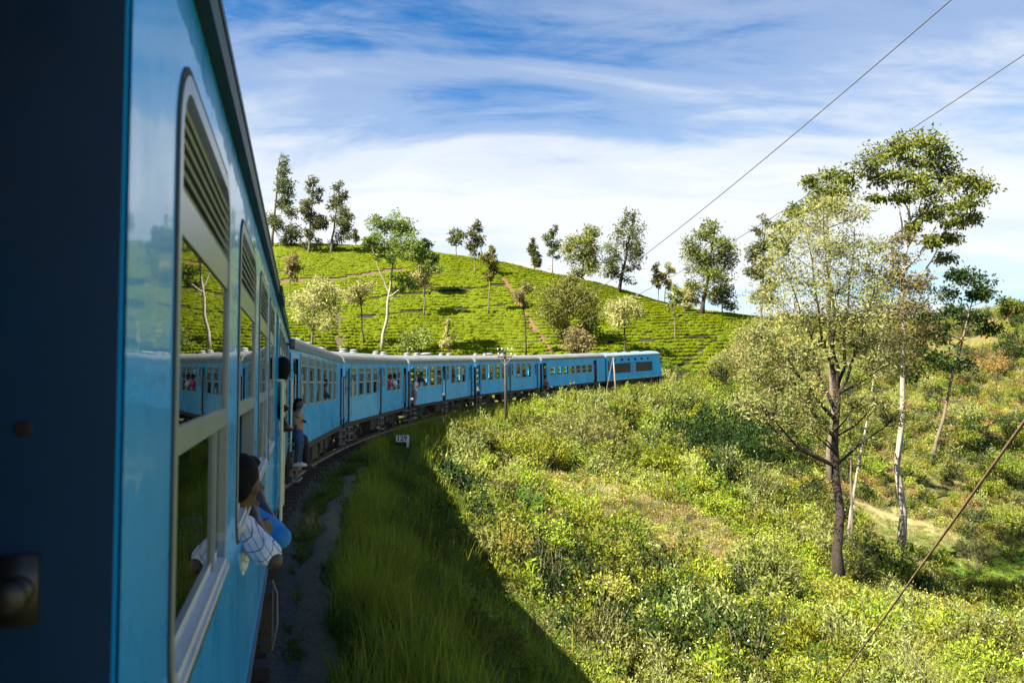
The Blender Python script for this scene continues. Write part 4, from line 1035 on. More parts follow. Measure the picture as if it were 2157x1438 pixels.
TL = [
 ('gum_tree', 'tallest gum tree on the hilltop, right beside the roof edge of the near carriage', (572, 548), (590, 311), 165, (552, 634, 318, 545), LF_grey, BK_mid, .34, 5200, 'tall', 17, GS),
 ('gum_tree', 'slim dark gum tree on the hilltop, second of three close together above the roof', (649, 549), (661, 360), 160, (620, 686, 366, 532), LF_grey, BK_mid, .28, 3600, 'tall', 14, GS),
 ('gum_tree', 'hilltop gum tree with thin open top branches, third of three above the roof', (695, 548), (716, 374), 160, (676, 746, 376, 520), LF_grey, BK_mid, .28, 2900, 'tall', 13, GS),
 ('small_tree', 'tiny bare-looking tree on the hill crest between the three gums and the pale-trunked tree', (749, 511), (750, 481), 175, (742, 758, 482, 508), LF_grey, BK_mid, .10, 350, 'tall', 6, GS),
 ('gum_tree', 'dark bushy gum tree directly behind the tall pale-trunked tree on the tea slope', (893, 590), (893, 494), 138, (868, 920, 500, 575), LF_dark, BK_mid, .22, 3000, 'round', 11, GH),
 ('silky_oak', 'small pale feathery tree on the upper slope just right of the near carriage roof', (609, 624), (614, 528), 128, (592, 640, 530, 590), LF_pale, BK_mid, .13, 1500, 'round', 9, GH),
 ('silky_oak', 'broad pale feathery tree rising behind the adjoining carriage roof beside the dry gully', (655, 728), (668, 572), 98, (603, 725, 580, 700), LF_pale, BK_mid, .18, 4600, 'round', 15, GH),
 ('silky_oak', 'thin dark-stemmed pale tree between the gully and the tall pale-trunked tree', (766, 716), (758, 584), 108, (720, 796, 588, 640), LF_pale, BK_dark, .14, 1500, 'round', 8, GH),
 ('silky_oak', 'pale small tree in front of the dark bushy gum on the tea slope', (894, 645), (893, 550), 128, (866, 928, 552, 606), LF_pale, BK_mid, .13, 1700, 'round', 9, GH),
 ('silky_oak', 'small grey-green tree left of the top of the red soil track', (1029, 631), (1034, 514), 130, (1010, 1052, 516, 590), LF_olive, BK_mid, .14, 1700, 'tall', 10, GH),
 ('slender_tree', 'slender upright tree on the crest, the taller of a pair left of the red track', (1000, 580), (1003, 457), 150, (982, 1022, 460, 540), LF_grey, BK_mid, .13, 1300, 'tall', 10, GS),
 ('small_tree', 'small rounded tree on the crest, the shorter of a pair left of the red track', (961, 536), (962, 479), 172, (942, 982, 480, 518), LF_grey, BK_mid, .11, 800, 'round', 7, GS),
 ('sapling', 'thin young pale tree just above the roof of the middle carriages', (946, 753), (944, 664), 103, (926, 964, 668, 730), LF_pale, BK_mid, .07, 700, 'cone', 8, GH),
 ('silky_oak', 'low pale leafy tree close behind the carriage roof vents', (874, 752), (872, 690), 104, (830, 916, 694, 742), LF_olive, BK_mid, .10, 1500, 'round', 9, GH),
 ('young_conifer', 'small bushy pointed tree on the crest right of the red track', (1126, 562), (1122, 499), 168, (1106, 1146, 500, 560), LF_grey, BK_mid, .12, 1500, 'cone', 9, GS),
 ('slender_tree', 'thin bare-stemmed slender tree on the crest beside the white hut post', (1163, 571), (1168, 466), 168, (1148, 1188, 470, 545), LF_grey, BK_mid, .12, 1100, 'tall', 9, GS),
 ('gum_tree', 'broad round-headed gum tree on the crest behind the mid-slope tree', (1226, 590), (1236, 468), 163, (1176, 1268, 472, 585), LF_olive, BK_mid, .24, 4600, 'round', 15, GS),
 ('gum_tree', 'tall gum tree on the crest whose top leans over the dropping ridge', (1303, 624), (1338, 430), 155, (1266, 1356, 436, 600), LF_grey, BK_dark, .34, 4300, 'tall', 16, GS),
 ('slender_tree', 'thin-stemmed small tree left of a twin on the low end of the ridge', (1388, 637), (1382, 551), 155, (1368, 1398, 553, 605), LF_olive, BK_mid, .10, 800, 'tall', 7, GS),
 ('slender_tree', 'paler thin-stemmed small tree right of its twin on the low end of the ridge', (1400, 638), (1404, 548), 157, (1388, 1420, 550, 612), LF_pale, BK_mid, .09, 700, 'tall', 7, GS),
 ('gum_tree', 'big dark billowing gum tree on the low end of the ridge', (1478, 648), (1508, 452), 140, (1422, 1546, 456, 628), LF_euc, BK_dark, .40, 7000, 'round', 20, GS),
 ('silky_oak', 'pale bushy tree at the foot of the big dark billowing gum', (1442, 650), (1440, 590), 141, (1412, 1480, 594, 648), LF_pale, BK_mid, .12, 1700, 'round', 9, GS),
 ('silky_oak', 'light green tree with a white stem right of the big dark billowing gum', (1521, 655), (1520, 590), 145, (1496, 1562, 596, 652), LF_olive, BK_grey, .14, 1500, 'round', 9, GS),
 ('shade_tree', 'wide olive-green spreading tree in mid slope above the power car', (1193, 742), (1200, 566), 113, (1132, 1278, 574, 712), LF_olive, BK_mid, .26, 8500, 'round', 20, GH),
 ('silky_oak', 'pale thick-stemmed small tree just behind the roof of the coach before the power car', (1203, 752), (1206, 688), 101, (1166, 1252, 692, 748), LF_pale, BK_dark, .22, 2200, 'round', 10, GH),
 ('silky_oak', 'thin black-stemmed tree with a small pale crown beside the red soil track', (1108, 744), (1102, 592), 106, (1080, 1128, 594, 640), LF_pale, BK_dark, .15, 900, 'round', 7, GH),
 ('silky_oak', 'umbrella-shaped pale tree on a dark stem above the power car', (1318, 746), (1314, 628), 108, (1282, 1368, 630, 688), LF_pale, BK_dark, .16, 2300, 'umbrella', 11, GH),
 ('silky_oak', 'thin-stemmed tree with a small sparse crown near the right end of the tea', (1423, 717), (1419, 592), 118, (1402, 1440, 596, 655), LF_olive, BK_mid, .13, 800, 'tall', 7, GH),
 ('gum_tree', 'grey-green gum tree showing left of the big yellow-green wattle', (1602, 700), (1612, 436), 112, (1566, 1640, 444, 640), LF_grey, BK_mid, .26, 4600, 'tall', 16, 'trees on the slope across the valley'),
 ('gum_tree', 'low dark spreading tree on the far right skyline', (2122, 672), (2125, 628), 118, (2096, 2157, 630, 664), LF_euc, BK_mid, .14, 1500, 'round', 9, 'trees on the slope across the valley'),
]
for i, (nm, lab, bp, tp, Y, cr, lm, bk, r0, nl, kd, nb_, gp) in enumerate(TL):
    tree_px(nm, lab, bp, tp, Y, cr, lm, bk, r0, nl, kd, int(nb_ * 1.5), group=gp, seed=i, leafL=.46 * Y / 150 + .05, leafW=(.21 * Y / 150 + .02))

def clump_px(lst, Y, yj=1.5, dens=1.0):
    px = Y / FPX; out = []
    for cx, cy, r, *k in lst:
        fl = k[0] if k else .7
        out.append((at(cx, cy, Y + rng.uniform(-yj, yj)), (r * px * 1.1, r * px, r * px * fl), int(dens * 9.0 * r)))
    return out
def ground_base(px, py, Y):
    p = at(px, py, Y); return np.array([p[0], p[1], h1(p[0], p[1])])
# the tall tree with the pale bare limbs on the tea slope
Y = 106
make_tree('gum_tree', 'tall pale-trunked gum tree with bare white limbs and a green top in the tea', ground_base(805, 752, Y), at(838, 470, Y),
          clump_px([(828, 470, 34), (800, 470, 26), (815, 505, 30), (850, 480, 30), (858, 510, 28), (790, 505, 20), (838, 530, 30), (812, 540, 20), (775, 512, 14), (872, 520, 18), (848, 590, 24), (868, 600, 20), (838, 612, 16), (890, 540, 24), (905, 560, 20)], Y, 3, 3.0),
          LF_euc, BK_grey, .26, .34, .17, .3, group=GH, sub=40, ls=.45, attach=.9, leaders=[(.45, at(778, 505, Y)), (.42, at(885, 560, Y - 1))])
# the great wattle: dark trunk, steep limbs, feathery yellow-green head
Y = 36.5
wb = ground_base(1771, 1238, Y)
cl = clump_px([(1700, 470, 46), (1745, 440, 42), (1790, 450, 38), (1660, 500, 40), (1720, 520, 60), (1780, 520, 56), (1640, 560, 50), (1700, 590, 66), (1770, 600, 66), (1830, 570, 46), (1620, 620, 46), (1660, 660, 60), (1735, 670, 62),
               (1810, 660, 58), (1850, 620, 42), (1600, 700, 44), (1640, 740, 56), (1700, 745, 50), (1845, 710, 46), (1590, 790, 44), (1640, 810, 56), (1700, 830, 40), (1830, 770, 44), (1870, 760, 36), (1800, 720, 44),
               (1610, 860, 46), (1665, 880, 44), (1720, 900, 30), (1850, 840, 36), (1880, 880, 32), (1800, 850, 26), (1640, 930, 28), (1560, 840, 26), (1580, 740, 26), (1760, 430, 30), (1835, 520, 26)], Y, 2.4, 1.0)
cl = [(c, r, int(n * 1.4)) for c, r, n in cl]
make_tree('wattle_tree', 'large dark-trunked tree with a feathery yellow-green head rising from the scrub', wb, at(1752, 600, Y), cl, LF_main, BK_dark, .27, .20, .06, .0, sub=18, ls=.72, attach=1.1, rtop=.2, fmin=.40, lk=.013,
          leaders=[(.62, at(1700, 500, Y - .6)), (.60, at(1800, 480, Y + .8)), (.57, at(1655, 570, Y + .6)), (.60, at(1845, 600, Y - .5)), (.55, at(1610, 680, Y - .8)), (.66, at(1735, 430, Y + .3)), (.50, at(1640, 760, Y + 1.2))], group='trees in the valley')
# pale feathery tree on two thin stems behind it
Y = 44
make_tree('wattle_tree', 'feathery pale tree on a thin grey stem between the dark trunk and the white trunk', ground_base(1783, 1165, Y), at(1880, 560, Y),
          [(c, r, int(n * 1.5)) for c, r, n in clump_px([(1885, 540, 40), (1905, 590, 44), (1870, 600, 44), (1925, 640, 44), (1885, 660, 50), (1920, 700, 46), (1870, 720, 40), (1950, 690, 30), (1900, 760, 36), (1845, 660, 34), (1935, 600, 28), (1900, 500, 22)], Y, 2, 1)],
          LF_main, BK_grey, .085, .22, .08, .25, sub=26, ls=.6, attach=1.0, wobble=.003, group='trees in the valley')
make_tree('slender_tree', 'thin brown-stemmed sapling right beside the thin grey stem in the valley', ground_base(1797, 1150, 43), at(1790, 840, 43),
          clump_px([(1800, 860, 26), (1780, 900, 24), (1825, 930, 20), (1830, 860, 18), (1790, 950, 16)], 43, 1, .9), LF_olive, BK_mid, .09, .22, .09, .3, group='trees in the valley')
# white-trunked gums with layered heads
Y = 45.5
gb = ground_base(1896, 1194, Y)
make_tree('gum_tree', 'tallest gum tree, straight white trunk and layered umbrella head against the sky', gb, at(1911, 390, Y),
          [(c, r, int(n * 1.8)) for c, r, n in clump_px([(1905, 300, 38, .6), (1865, 322, 36, .6), (1955, 302, 40, .6), (1985, 335, 36, .6), (1832, 345, 30, .6), (1925, 345, 34, .5), (1990, 372, 24, .6), (1895, 372, 26, .5), (1940, 378, 24, .5), (2030, 380, 32, .5), (2068, 395, 28, .5), (2040, 425, 28, .5), (1965, 400, 28, .5),
                                                         (1990, 440, 32, .5), (2045, 460, 24, .5), (1905, 410, 24, .6), (1950, 455, 24, .5), (2000, 500, 24, .5), (1960, 510, 22, .6), (2015, 470, 20, .5), (1850, 375, 22, .5), (1995, 545, 18, .5), (1925, 480, 16, .6)], Y, 2.6)],
          LF_euc, BK_grey, .235, .24, .11, .35, sub=34, ls=.74, attach=1.0, rtop=.22, lk=.015, fmin=.60, leaders=[(.80, at(1960, 340, Y)), (.76, at(2020, 400, Y - 1)), (.84, at(1880, 320, Y + 1)), (.70, at(2010, 470, Y + 1))], group='trees in the valley')
Y = 52
make_tree('gum_tree', 'gum tree with a flat dark green top peeping over the yellow-green wattle', ground_base(1752, 1040, Y), at(1745, 380, Y),
          [(c, r, int(n * 1.6)) for c, r, n in clump_px([(1752, 368, 30, .6), (1718, 380, 24, .6), (1790, 374, 26, .6), (1740, 405, 28, .6), (1775, 405, 24, .6), (1715, 425, 20, .6), (1690, 440, 24, .6), (1670, 452, 20, .6), (1845, 418, 16, .5), (1660, 480, 24), (1650, 520, 26)], Y, 2)],
          LF_euc, BK_mid, .20, .26, .12, .35, sub=36, ls=.55, attach=.9, group='trees in the valley')
Y = 66
make_tree('gum_tree', 'dark leaning gum tree low on the opposite slope behind the white trunk', ground_base(1960, 905, Y), at(2060, 600, Y),
          [(c, r, int(n * 1.5)) for c, r, n in clump_px([(2040, 585, 30, .6), (2078, 600, 28, .6), (2010, 580, 22, .6), (2090, 622, 20, .6), (2060, 620, 20, .6), (1985, 620, 26), (1960, 680, 34), (1990, 700, 32), (1945, 740, 30), (2050, 672, 30, .6), (2085, 690, 24, .6), (2020, 650, 24), (1985, 760, 36, .6), (2030, 765, 30, .5), (1930, 650, 26), (1920, 790, 28)], Y, 2)],
          LF_dark, BK_mid, .16, .30, .15, .35, sub=36, ls=.55, attach=.7, group='trees in the valley')

# ------------------------------------------------------------------ ground cover made of instanced plants
def plant_collection(name, meshes):
    c = bpy.data.collections.new(name)
    for i, me in enumerate(meshes):
        o = bpy.data.objects.new('%s.%03d' % (name, i), me); c.objects.link(o)
    return c
def scatter(name, P_, rot, scl, idx, coll, kind='stuff', label=None, cat=None):
    me = bpy.data.meshes.new(name)
    me.vertices.add(len(P_)); me.vertices.foreach_set('co', np.asarray(P_, dtype=np.float32).ravel())
    a = me.attributes.new('rot', 'FLOAT_VECTOR', 'POINT'); a.data.foreach_set('vector', np.asarray(rot, dtype=np.float32).ravel())
    a = me.attributes.new('scl', 'FLOAT_VECTOR', 'POINT'); a.data.foreach_set('vector', np.asarray(scl, dtype=np.float32).ravel())
    a = me.attributes.new('idx', 'INT', 'POINT'); a.data.foreach_set('value', np.asarray(idx, dtype=np.int32))
    o = link(name, me)
    tr = bpy.data.node_groups.new(name, 'GeometryNodeTree')
    tr.interface.new_socket('Geometry', in_out='INPUT', socket_type='NodeSocketGeometry'); tr.interface.new_socket('Geometry', in_out='OUTPUT', socket_type='NodeSocketGeometry')
    gi, go = tr.nodes.new('NodeGroupInput'), tr.nodes.new('NodeGroupOutput')
    ip = tr.nodes.new('GeometryNodeInstanceOnPoints'); ci = tr.nodes.new('GeometryNodeCollectionInfo'); mp_ = tr.nodes.new('GeometryNodeMeshToPoints')
    ci.inputs['Collection'].default_value = coll; ci.inputs['Separate Children'].default_value = True; ci.inputs['Reset Children'].default_value = True
    def na_(nm, ty):
        n_ = tr.nodes.new('GeometryNodeInputNamedAttribute'); n_.data_type = ty; n_.inputs['Name'].default_value = nm
        return n_.outputs['Attribute']
    er = tr.nodes.new('FunctionNodeEulerToRotation')
    tr.links.new(gi.outputs[0], mp_.inputs['Mesh']); tr.links.new(mp_.outputs[0], ip.inputs['Points']); tr.links.new(ci.outputs[0], ip.inputs['Instance'])
    ip.inputs['Pick Instance'].default_value = True
    tr.links.new(na_('idx', 'INT'), ip.inputs['Instance Index']); tr.links.new(na_('rot', 'FLOAT_VECTOR'), er.inputs[0]); tr.links.new(er.outputs[0], ip.inputs['Rotation'])
    tr.links.new(na_('scl', 'FLOAT_VECTOR'), ip.inputs['Scale']); tr.links.new(ip.outputs[0], go.inputs[0])
    md = o.modifiers.new('scatter', 'NODES'); md.node_group = tr
    return tag(o, label, cat, kind=kind)
def bush_mesh(name, mats, n, rx, h, lL, lW, droop=.0, stems=8, tuft=.55, flowers=0, up=.3, shoots=14):
    """leafy shrub: leaves clustered round many shoot tips in a dome, each leaf a folded kite"""
    a = rng.uniform(0, 6.28, shoots); rr_ = np.sqrt(rng.random(shoots)); zt = h * (1 - .55 * rr_ ** 1.6) * rng.uniform(.6, 1.08, shoots)
    tips = np.stack([rx * rr_ * np.cos(a), rx * rr_ * np.sin(a), zt], 1)
    k = rng.integers(0, shoots, n); f = rng.random(n) ** .55
    root_ = tips * np.array([.35, .35, .0])
    P_ = root_[k] + (tips[k] - root_[k]) * f[:, None] + rng.normal(size=(n, 3)) * rx * tuft * .22
    P_[:, 2] = np.maximum(P_[:, 2], .01)
    D_ = rng.normal(size=(n, 3)) * .75 + unit(tips[k]) * .5 + np.array([0, 0, up - droop])
    s_ = rng.uniform(.6, 1.25, n)
    V4 = leaf_quads(P_, D_, lL * s_, lW * s_); ch = [(V4, 0)]
    st = []
    for j in range(shoots):
        p0, p1 = root_[j], tips[j]; w_ = np.array([.008, .008, 0]) * (1 + h)
        st.append([p0 - w_, p0 + w_, p1 + w_ * .3, p1 - w_ * .3])
    ch.append((np.array(st), 1))
    if flowers:
        j = rng.integers(0, shoots, flowers); c = tips[j] + rng.normal(size=(flowers, 3)) * rx * .13 + np.array([0, 0, .04])
        ch.append((leaf_quads(c, rng.normal(size=(flowers, 3)) + np.array([0, 0, .6]), .05, .05), 2))
    return merge_mesh(name, ch, mats)
def tuft_mesh(name, mat, n, spread, h, w, curve=.5, seg=3, mix=None):
    """grass tuft: bending tapered blades"""
    V = []; F_ = []; mi = []
    for i in range(n):
        a = rng.uniform(0, 6.28); r_ = spread * math.sqrt(rng.random()); b0 = np.array([r_ * math.cos(a), r_ * math.sin(a), 0])
        hh = h * rng.uniform(.5, 1.15); d = rng.uniform(0, 6.28); cv = curve * hh * rng.uniform(.2, 1.3); dx = np.array([math.cos(d), math.sin(d), 0]); sd = np.array([-math.sin(d), math.cos(d), 0])
        k0 = len(V)
        for s_ in range(seg + 1):
            f = s_ / seg; c = b0 + np.array([0, 0, hh * (f - .18 * f * f * cv / hh)]) + dx * cv * f ** 2
            ww = w * (1 - f * .92) * .5; V += [c - sd * ww, c + sd * ww]
        for s_ in range(seg): F_.append((k0 + 2 * s_, k0 + 2 * s_ + 1, k0 + 2 * s_ + 3, k0 + 2 * s_ + 2)); mi.append(1 if mix is not None and i % 4 == 0 else 0)
    return np_mesh(name, np.array(V), np.array(F_), [mat] if mix is None else [mat, mix], mi)
def fern_mesh(name, mat, n, Lf, h):
    ch = []
    for i in range(n):
        a = rng.uniform(0, 6.28); l_ = Lf * rng.uniform(.6, 1.1); k = 16; f = np.linspace(.05, 1, k)
        d = np.array([math.cos(a), math.sin(a), 0]); sd = np.array([-math.sin(a), math.cos(a), 0]); hh = h * rng.uniform(.7, 1.2)
        P_ = d * (l_ * f)[:, None] + np.array([0, 0, 1]) * (hh * (1.6 * f - 1.25 * f * f))[:, None]
        for sg in (-1, 1):
            D_ = sd * sg + d * .45 + np.array([0, 0, -.1]); ll = l_ * .34 * (1 - f) ** .7 * (f + .25) + .02
            ch.append((leaf_quads(P_, np.tile(D_, (k, 1)), ll, ll * .28, .1, np.tile(d, (k, 1))), 0))
    return merge_mesh(name, ch, [mat])
stem = BK_twig
PLANTS = [  # (name of kind, mesh)
 bush_mesh('plant', [LF_mid, stem, LF_flower], 380, .55, .95, .12, .05),
 bush_mesh('plant', [LF_bright, stem, LF_flower], 400, .6, .85, .11, .05, shoots=20),
 bush_mesh('plant', [LF_silver, stem, LF_flower], 280, .65, 1.15, .24, .055, .15, up=.5),
 bush_mesh('plant', [LF_olive, stem, LF_flower], 420, .6, .8, .09, .04, flowers=8, shoots=22),
 fern_mesh('plant', LF_fern, 14, .75, .55),
 tuft_mesh('plant', LF_straw, 120, .5, .65, .013, .9),
 bush_mesh('plant', [LF_rust, stem, LF_flower], 260, .6, .65, .09, .045, shoots=24),
 bush_mesh('plant', [LF_dark, stem, LF_flower], 420, .7, 1.1, .13, .055),
 bush_mesh('plant', [LF_yellow, stem, LF_flower], 400, .55, .9, .12, .045, flowers=5, shoots=20),
 tuft_mesh('plant', LF_grass, 60, .32, .8, .016, .7),
 bush_mesh('plant', [LF_mid, stem, LF_flower], 320, .7, .75, .10, .06, shoots=26, flowers=3),
 bush_mesh('plant', [LF_bright, stem, LF_flower], 240, .5, 1.15, .20, .06, shoots=12, up=.7),
]
PC = plant_collection('scrub_plant', PLANTS)
def in_view(x, y, z, m=.05):
    d = y * math.cos(PITCH) + (z - CAM_Z) * math.sin(PITCH)
    u = x / np.maximum(d, .1); return (d > 1) & (abs(u) < .643 + m)
POST = on_ground(859, 951, 12)
def clear_post(x, y):
    vq = POST[:2] / np.hypot(*POST[:2]); al = x * vq[0] + y * vq[1]; ac = x * vq[1] - y * vq[0]; dp_ = np.hypot(*POST[:2]) - al
    return ~((dp_ > -.4) & (dp_ < 7.5) & (ac > -.95) & (ac < .35))
# sample the slope right of the line: denser near
def cand(n, y0, y1):
    y = rng.uniform(y0, y1, n); x = rng.uniform(-.32 * y - 3, .70 * y + 3, n); return x, y
xs, ys, sc_ = [], [], []
for y0, y1, dens, sc in ((6, 22, 5.0, .68), (22, 40, 4.2, .82), (40, 62, 2.9, .98), (62, 90, 1.9, 1.2), (90, 118, 1.3, 1.4), (118, 170, .8, 1.7)):
    area = (y1 - y0) * (1.02 * (y0 + y1) / 2 + 6); x, y = cand(int(area * dens), y0, y1); xs.append(x); ys.append(y); sc_.append(np.full(len(x), sc))
x = np.concatenate(xs); y = np.concatenate(ys); sc = np.concatenate(sc_)
s, c, tz = trk_local(x, y)
w = c - HW
z = height(x, y)
hay = np.hypot((x - HAY[0]) * .75, y - HAY[1]); lawn = np.hypot((x - LAWN[0]) * .6, y - LAWN[1])
lim_w = np.interp(s, [0, 20, 30, 45, 60, 100], [2.6, 2.6, 2.4, 2.0, 1.6, 1.4])
keep = clear_post(x, y) & ((w > lim_w * rng.uniform(.7, 1.3, len(x))) | ((c < -3.6) & (y > 85))) & ~tea_zone(x, y) & in_view(x, y, z) & (hay > 3.4) & ((lawn > 3.6) | (rng.random(len(x)) < .12)) & (np.hypot(x - wb[0], y - wb[1]) > .8)
x, y, z, sc, s, w = x[keep], y[keep], z[keep], sc[keep], s[keep], w[keep]
n = len(x)
a1, a2, a3 = lump(x, y, .22, 21), lump(x, y, .35, 22), lump(x, y, .15, 23)
dry = np.exp(-(poly_dist(x, y, DRY) / 3.2) ** 2)
idx = rng.choice([0, 1, 2, 3, 8, 10, 11], n, p=[.17, .21, .08, .13, .16, .14, .11])
idx = np.where((a1 > .22) & (rng.random(n) < .75), rng.choice([1, 11, 10], n), idx)
idx = np.where((a1 < -.25) & (rng.random(n) < .7), rng.choice([2, 3, 8, 10], n), idx)
idx = np.where((a2 > .30) & (rng.random(n) < .7), rng.choice([6, 5, 8], n), idx)
idx = np.where((a3 > .30) & (rng.random(n) < .6), rng.choice([0, 7, 10], n), idx)
right = ((x > .30 * y) & (y > 48)) | (c[keep] < -3)                                  # old tea and rusty weeds on the opposite slope
idx = np.where(right & (rng.random(n) < .80), rng.choice([6, 6, 10, 6, 3, 8, 1, 5, 7], n), idx)
idx = np.where((dry > .35) & (rng.random(n) < .85), rng.choice([5, 6, 8, 5], n), idx)
near = (w < 6.5) & (s < 32)
idx = np.where(near & (rng.random(n) < .8), rng.choice([4, 4, 9, 0, 10], n), idx)
sz = sc * rng.uniform(.65, 1.35, n) * np.where(idx == 7, 1.15, 1) * np.where(dry > .5, .8, 1) * (1 + .25 * a3)
sz = np.where(right, sz * .85, sz)
rot = np.stack([rng.normal(0, .12, n), rng.normal(0, .12, n), rng.uniform(0, 6.28, n)], 1)
scatter('scrub', np.stack([x, y, z - .04], 1), rot, np.stack([sz, sz, sz * rng.uniform(.8, 1.2, n)], 1), idx, PC)
N_SCRUB = n
k_ = rng.integers(0, len(DRY) - 1, 900); f_ = rng.random(900)
x = np.array([DRY[k][0] * (1 - f) + DRY[k + 1][0] * f for k, f in zip(k_, f_)]) + rng.normal(0, 2.0, 900); y = np.array([DRY[k][1] * (1 - f) + DRY[k + 1][1] * f for k, f in zip(k_, f_)]) + rng.normal(0, 1.8, 900)
sz = rng.uniform(.45, .9, 900)
scatter('dry_grass', np.stack([x, y, height(x, y) - .03], 1), np.stack([rng.normal(0, .2, 900), rng.normal(0, .2, 900), rng.uniform(0, 6.28, 900)], 1), np.stack([sz, sz, sz * .9], 1), rng.choice([5, 5, 5, 6, 8, 3, 9], 900), PC)
BIGP = [bush_mesh('thicket_plant', [lm_, stem, LF_flower], nn, 1.25, hh, lL, lW, shoots=sh, tuft=.30, up=.4, flowers=fl) for lm_, nn, hh, lL, lW, sh, fl in
        ((LF_mid, 1500, 1.7, .15, .065, 40, 0), (LF_bright, 1500, 1.5, .13, .055, 44, 0), (LF_silver, 1500, 1.8, .22, .05, 40, 0), (LF_yellow, 1600, 1.4, .11, .045, 50, 8), (LF_olive, 1600, 1.6, .12, .05, 46, 14), (LF_dark, 1500, 1.9, .15, .065, 40, 0), (LF_fern, 1500, 1.3, .15, .045, 44, 0))]
BC = plant_collection('thicket_plant', BIGP)
n = 520; s = rng.uniform(5, 36, n); w = rng.uniform(1.9, 6.6, n); e_ = np.interp(s, [5, 12, 20, 36], [2.9, 2.5, 2.2, 1.6]); lw = lump(s, w, 1.3, 71); k = (w > e_) & (lw > -.25); s, w, lw = s[k], w[k], lw[k]; n = len(s)
P_ = np.array([trk_pt(a, HW + b_) for a, b_ in zip(s, w)]); P_[:, 2] = height(P_[:, 0], P_[:, 1]) - .05; k = clear_post(P_[:, 0], P_[:, 1]); P_, lw, n = P_[k], lw[k], int(k.sum())
sz = rng.uniform(.28, .55, n) * (1 + .4 * lw)
scatter('verge_weeds', P_, np.stack([rng.normal(0, .12, n), rng.normal(0, .12, n), rng.uniform(0, 6.28, n)], 1), np.stack([sz, sz, sz * .9], 1), rng.choice([6, 6, 1, 0, 4], n), BC)
xs, ys, sc_ = [], [], []
for y0, y1, dens, s0_ in ((12, 26, .22, .72), (26, 44, .20, 1.0), (44, 66, .17, 1.25), (66, 95, .09, 1.3), (95, 140, .04, 1.35)):
    area = (y1 - y0) * (1.02 * (y0 + y1) / 2 + 6); x, y = cand(int(area * dens), y0, y1); xs.append(x); ys.append(y); sc_.append(np.full(len(x), s0_))
x = np.concatenate(xs); y = np.concatenate(ys); sc = np.concatenate(sc_); s, c, tz = trk_local(x, y); w = c - HW; z = height(x, y)
right = (x > .30 * y) & (y > 48)
keep = ((w > np.interp(s, [0, 30, 45, 70], [6.2, 5.2, 3.4, 2.6])) | ((c < -5) & (y > 85))) & ~tea_zone(x, y) & in_view(x, y, z, .1) & (np.hypot((x - HAY[0]) * .75, y - HAY[1]) > 5) & (np.hypot((x - LAWN[0]) * .6, y - LAWN[1]) > 6) & (poly_dist(x, y, DRY) > 2.2) & (np.hypot(x - wb[0], y - wb[1]) > 2.2) & (rng.random(len(x)) < np.where(right, .45, 1))
x, y, z, sc = x[keep], y[keep], z[keep], sc[keep]; n = len(x); a1 = lump(x, y, .18, 41)
idx = rng.choice(7, n, p=[.22, .23, .08, .19, .12, .06, .10]); idx = np.where((a1 > .3) & (rng.random(n) < .6), 5, idx); idx = np.where((a1 < -.3) & (rng.random(n) < .6), 1, idx)
sz = sc * rng.uniform(.6, 1.3, n)
scatter('thicket', np.stack([x, y, z - .05], 1), np.stack([rng.normal(0, .1, n), rng.normal(0, .1, n), rng.uniform(0, 6.28, n)], 1), np.stack([sz, sz, sz * rng.uniform(.75, 1.2, n)], 1), idx, BC)

# grasses on the shaded bank and beside the path
GR = [tuft_mesh('tuft', LF_grass, 38, .22, .62, .017, .40, 4, LF_olive), tuft_mesh('tuft', LF_bright, 32, .25, .85, .018, .5, 4, LF_grass), tuft_mesh('tuft', LF_grass, 50, .20, .20, .011, .7, 3, LF_mid),
      bush_mesh('tuft', [LF_mid, stem], 90, .22, .20, .06, .035, shoots=12), tuft_mesh('tuft', LF_straw, 26, .22, .5, .007, .9, 3), bush_mesh('tuft', [LF_fern, stem], 170, .32, .42, .08, .035, shoots=14)]
GC = plant_collection('grass_tuft', GR)
n = 5200
s = rng.uniform(1.5, 44, n); w = np.abs(rng.uniform(.02, 4.6, n))
P_ = np.array([trk_pt(a, HW + b_) for a, b_ in zip(s, w)]); pw = np.array([path_w(a)[2] - HW for a in s])
dpath = w - pw
tall = (dpath > .36 + .1 * rng.random(n)) & (s < 30)
keep = (abs(dpath) > .24) | ((rng.random(n) < .05) & (s > 25))
i_ = np.where(tall, rng.choice([0, 1, 0, 1, 4, 5], n, p=[.30, .26, .08, .08, .06, .22]), rng.choice([2, 3, 2, 4, 5], n, p=[.42, .24, .2, .06, .08]))
gp = lump(P_[:, 0], P_[:, 1], 1.1, 61); gq = lump(P_[:, 0], P_[:, 1], .7, 62)
i_ = np.where(tall & (gp > .28) & (rng.random(n) < .65), rng.choice([5, 3, 4], n, p=[.6, .2, .2]), i_)
i_ = np.where(tall & (w > 2.6) & (rng.random(n) < .45), 5, i_)
i_ = np.where((s > 20) & (w > 1.6) & (rng.random(n) < .5), 5, i_)
P_[:, 2] = height(P_[:, 0], P_[:, 1]) - .02
cpm = clear_post(P_[:, 0], P_[:, 1]); i_ = np.where(cpm, i_, 2); tall &= cpm
szz = np.where(cpm, 1, .75) * rng.uniform(.7, 1.3, n) * np.where(tall, np.interp(dpath, [.4, 1.0, 2.2], [.75, 1.05, 1.1]), .8) * np.interp(s, [0, 24, 44], [1, 1, 1.5]) * np.where(tall, 1 + .45 * gq, 1)
rot = np.stack([rng.normal(0, .1, n), rng.normal(0, .1, n), rng.uniform(0, 6.28, n)], 1)
k = keep & in_view(P_[:, 0], P_[:, 1], P_[:, 2])
scatter('grass', P_[k], rot[k], np.stack([szz, szz, szz], 1)[k], i_[k], GC)
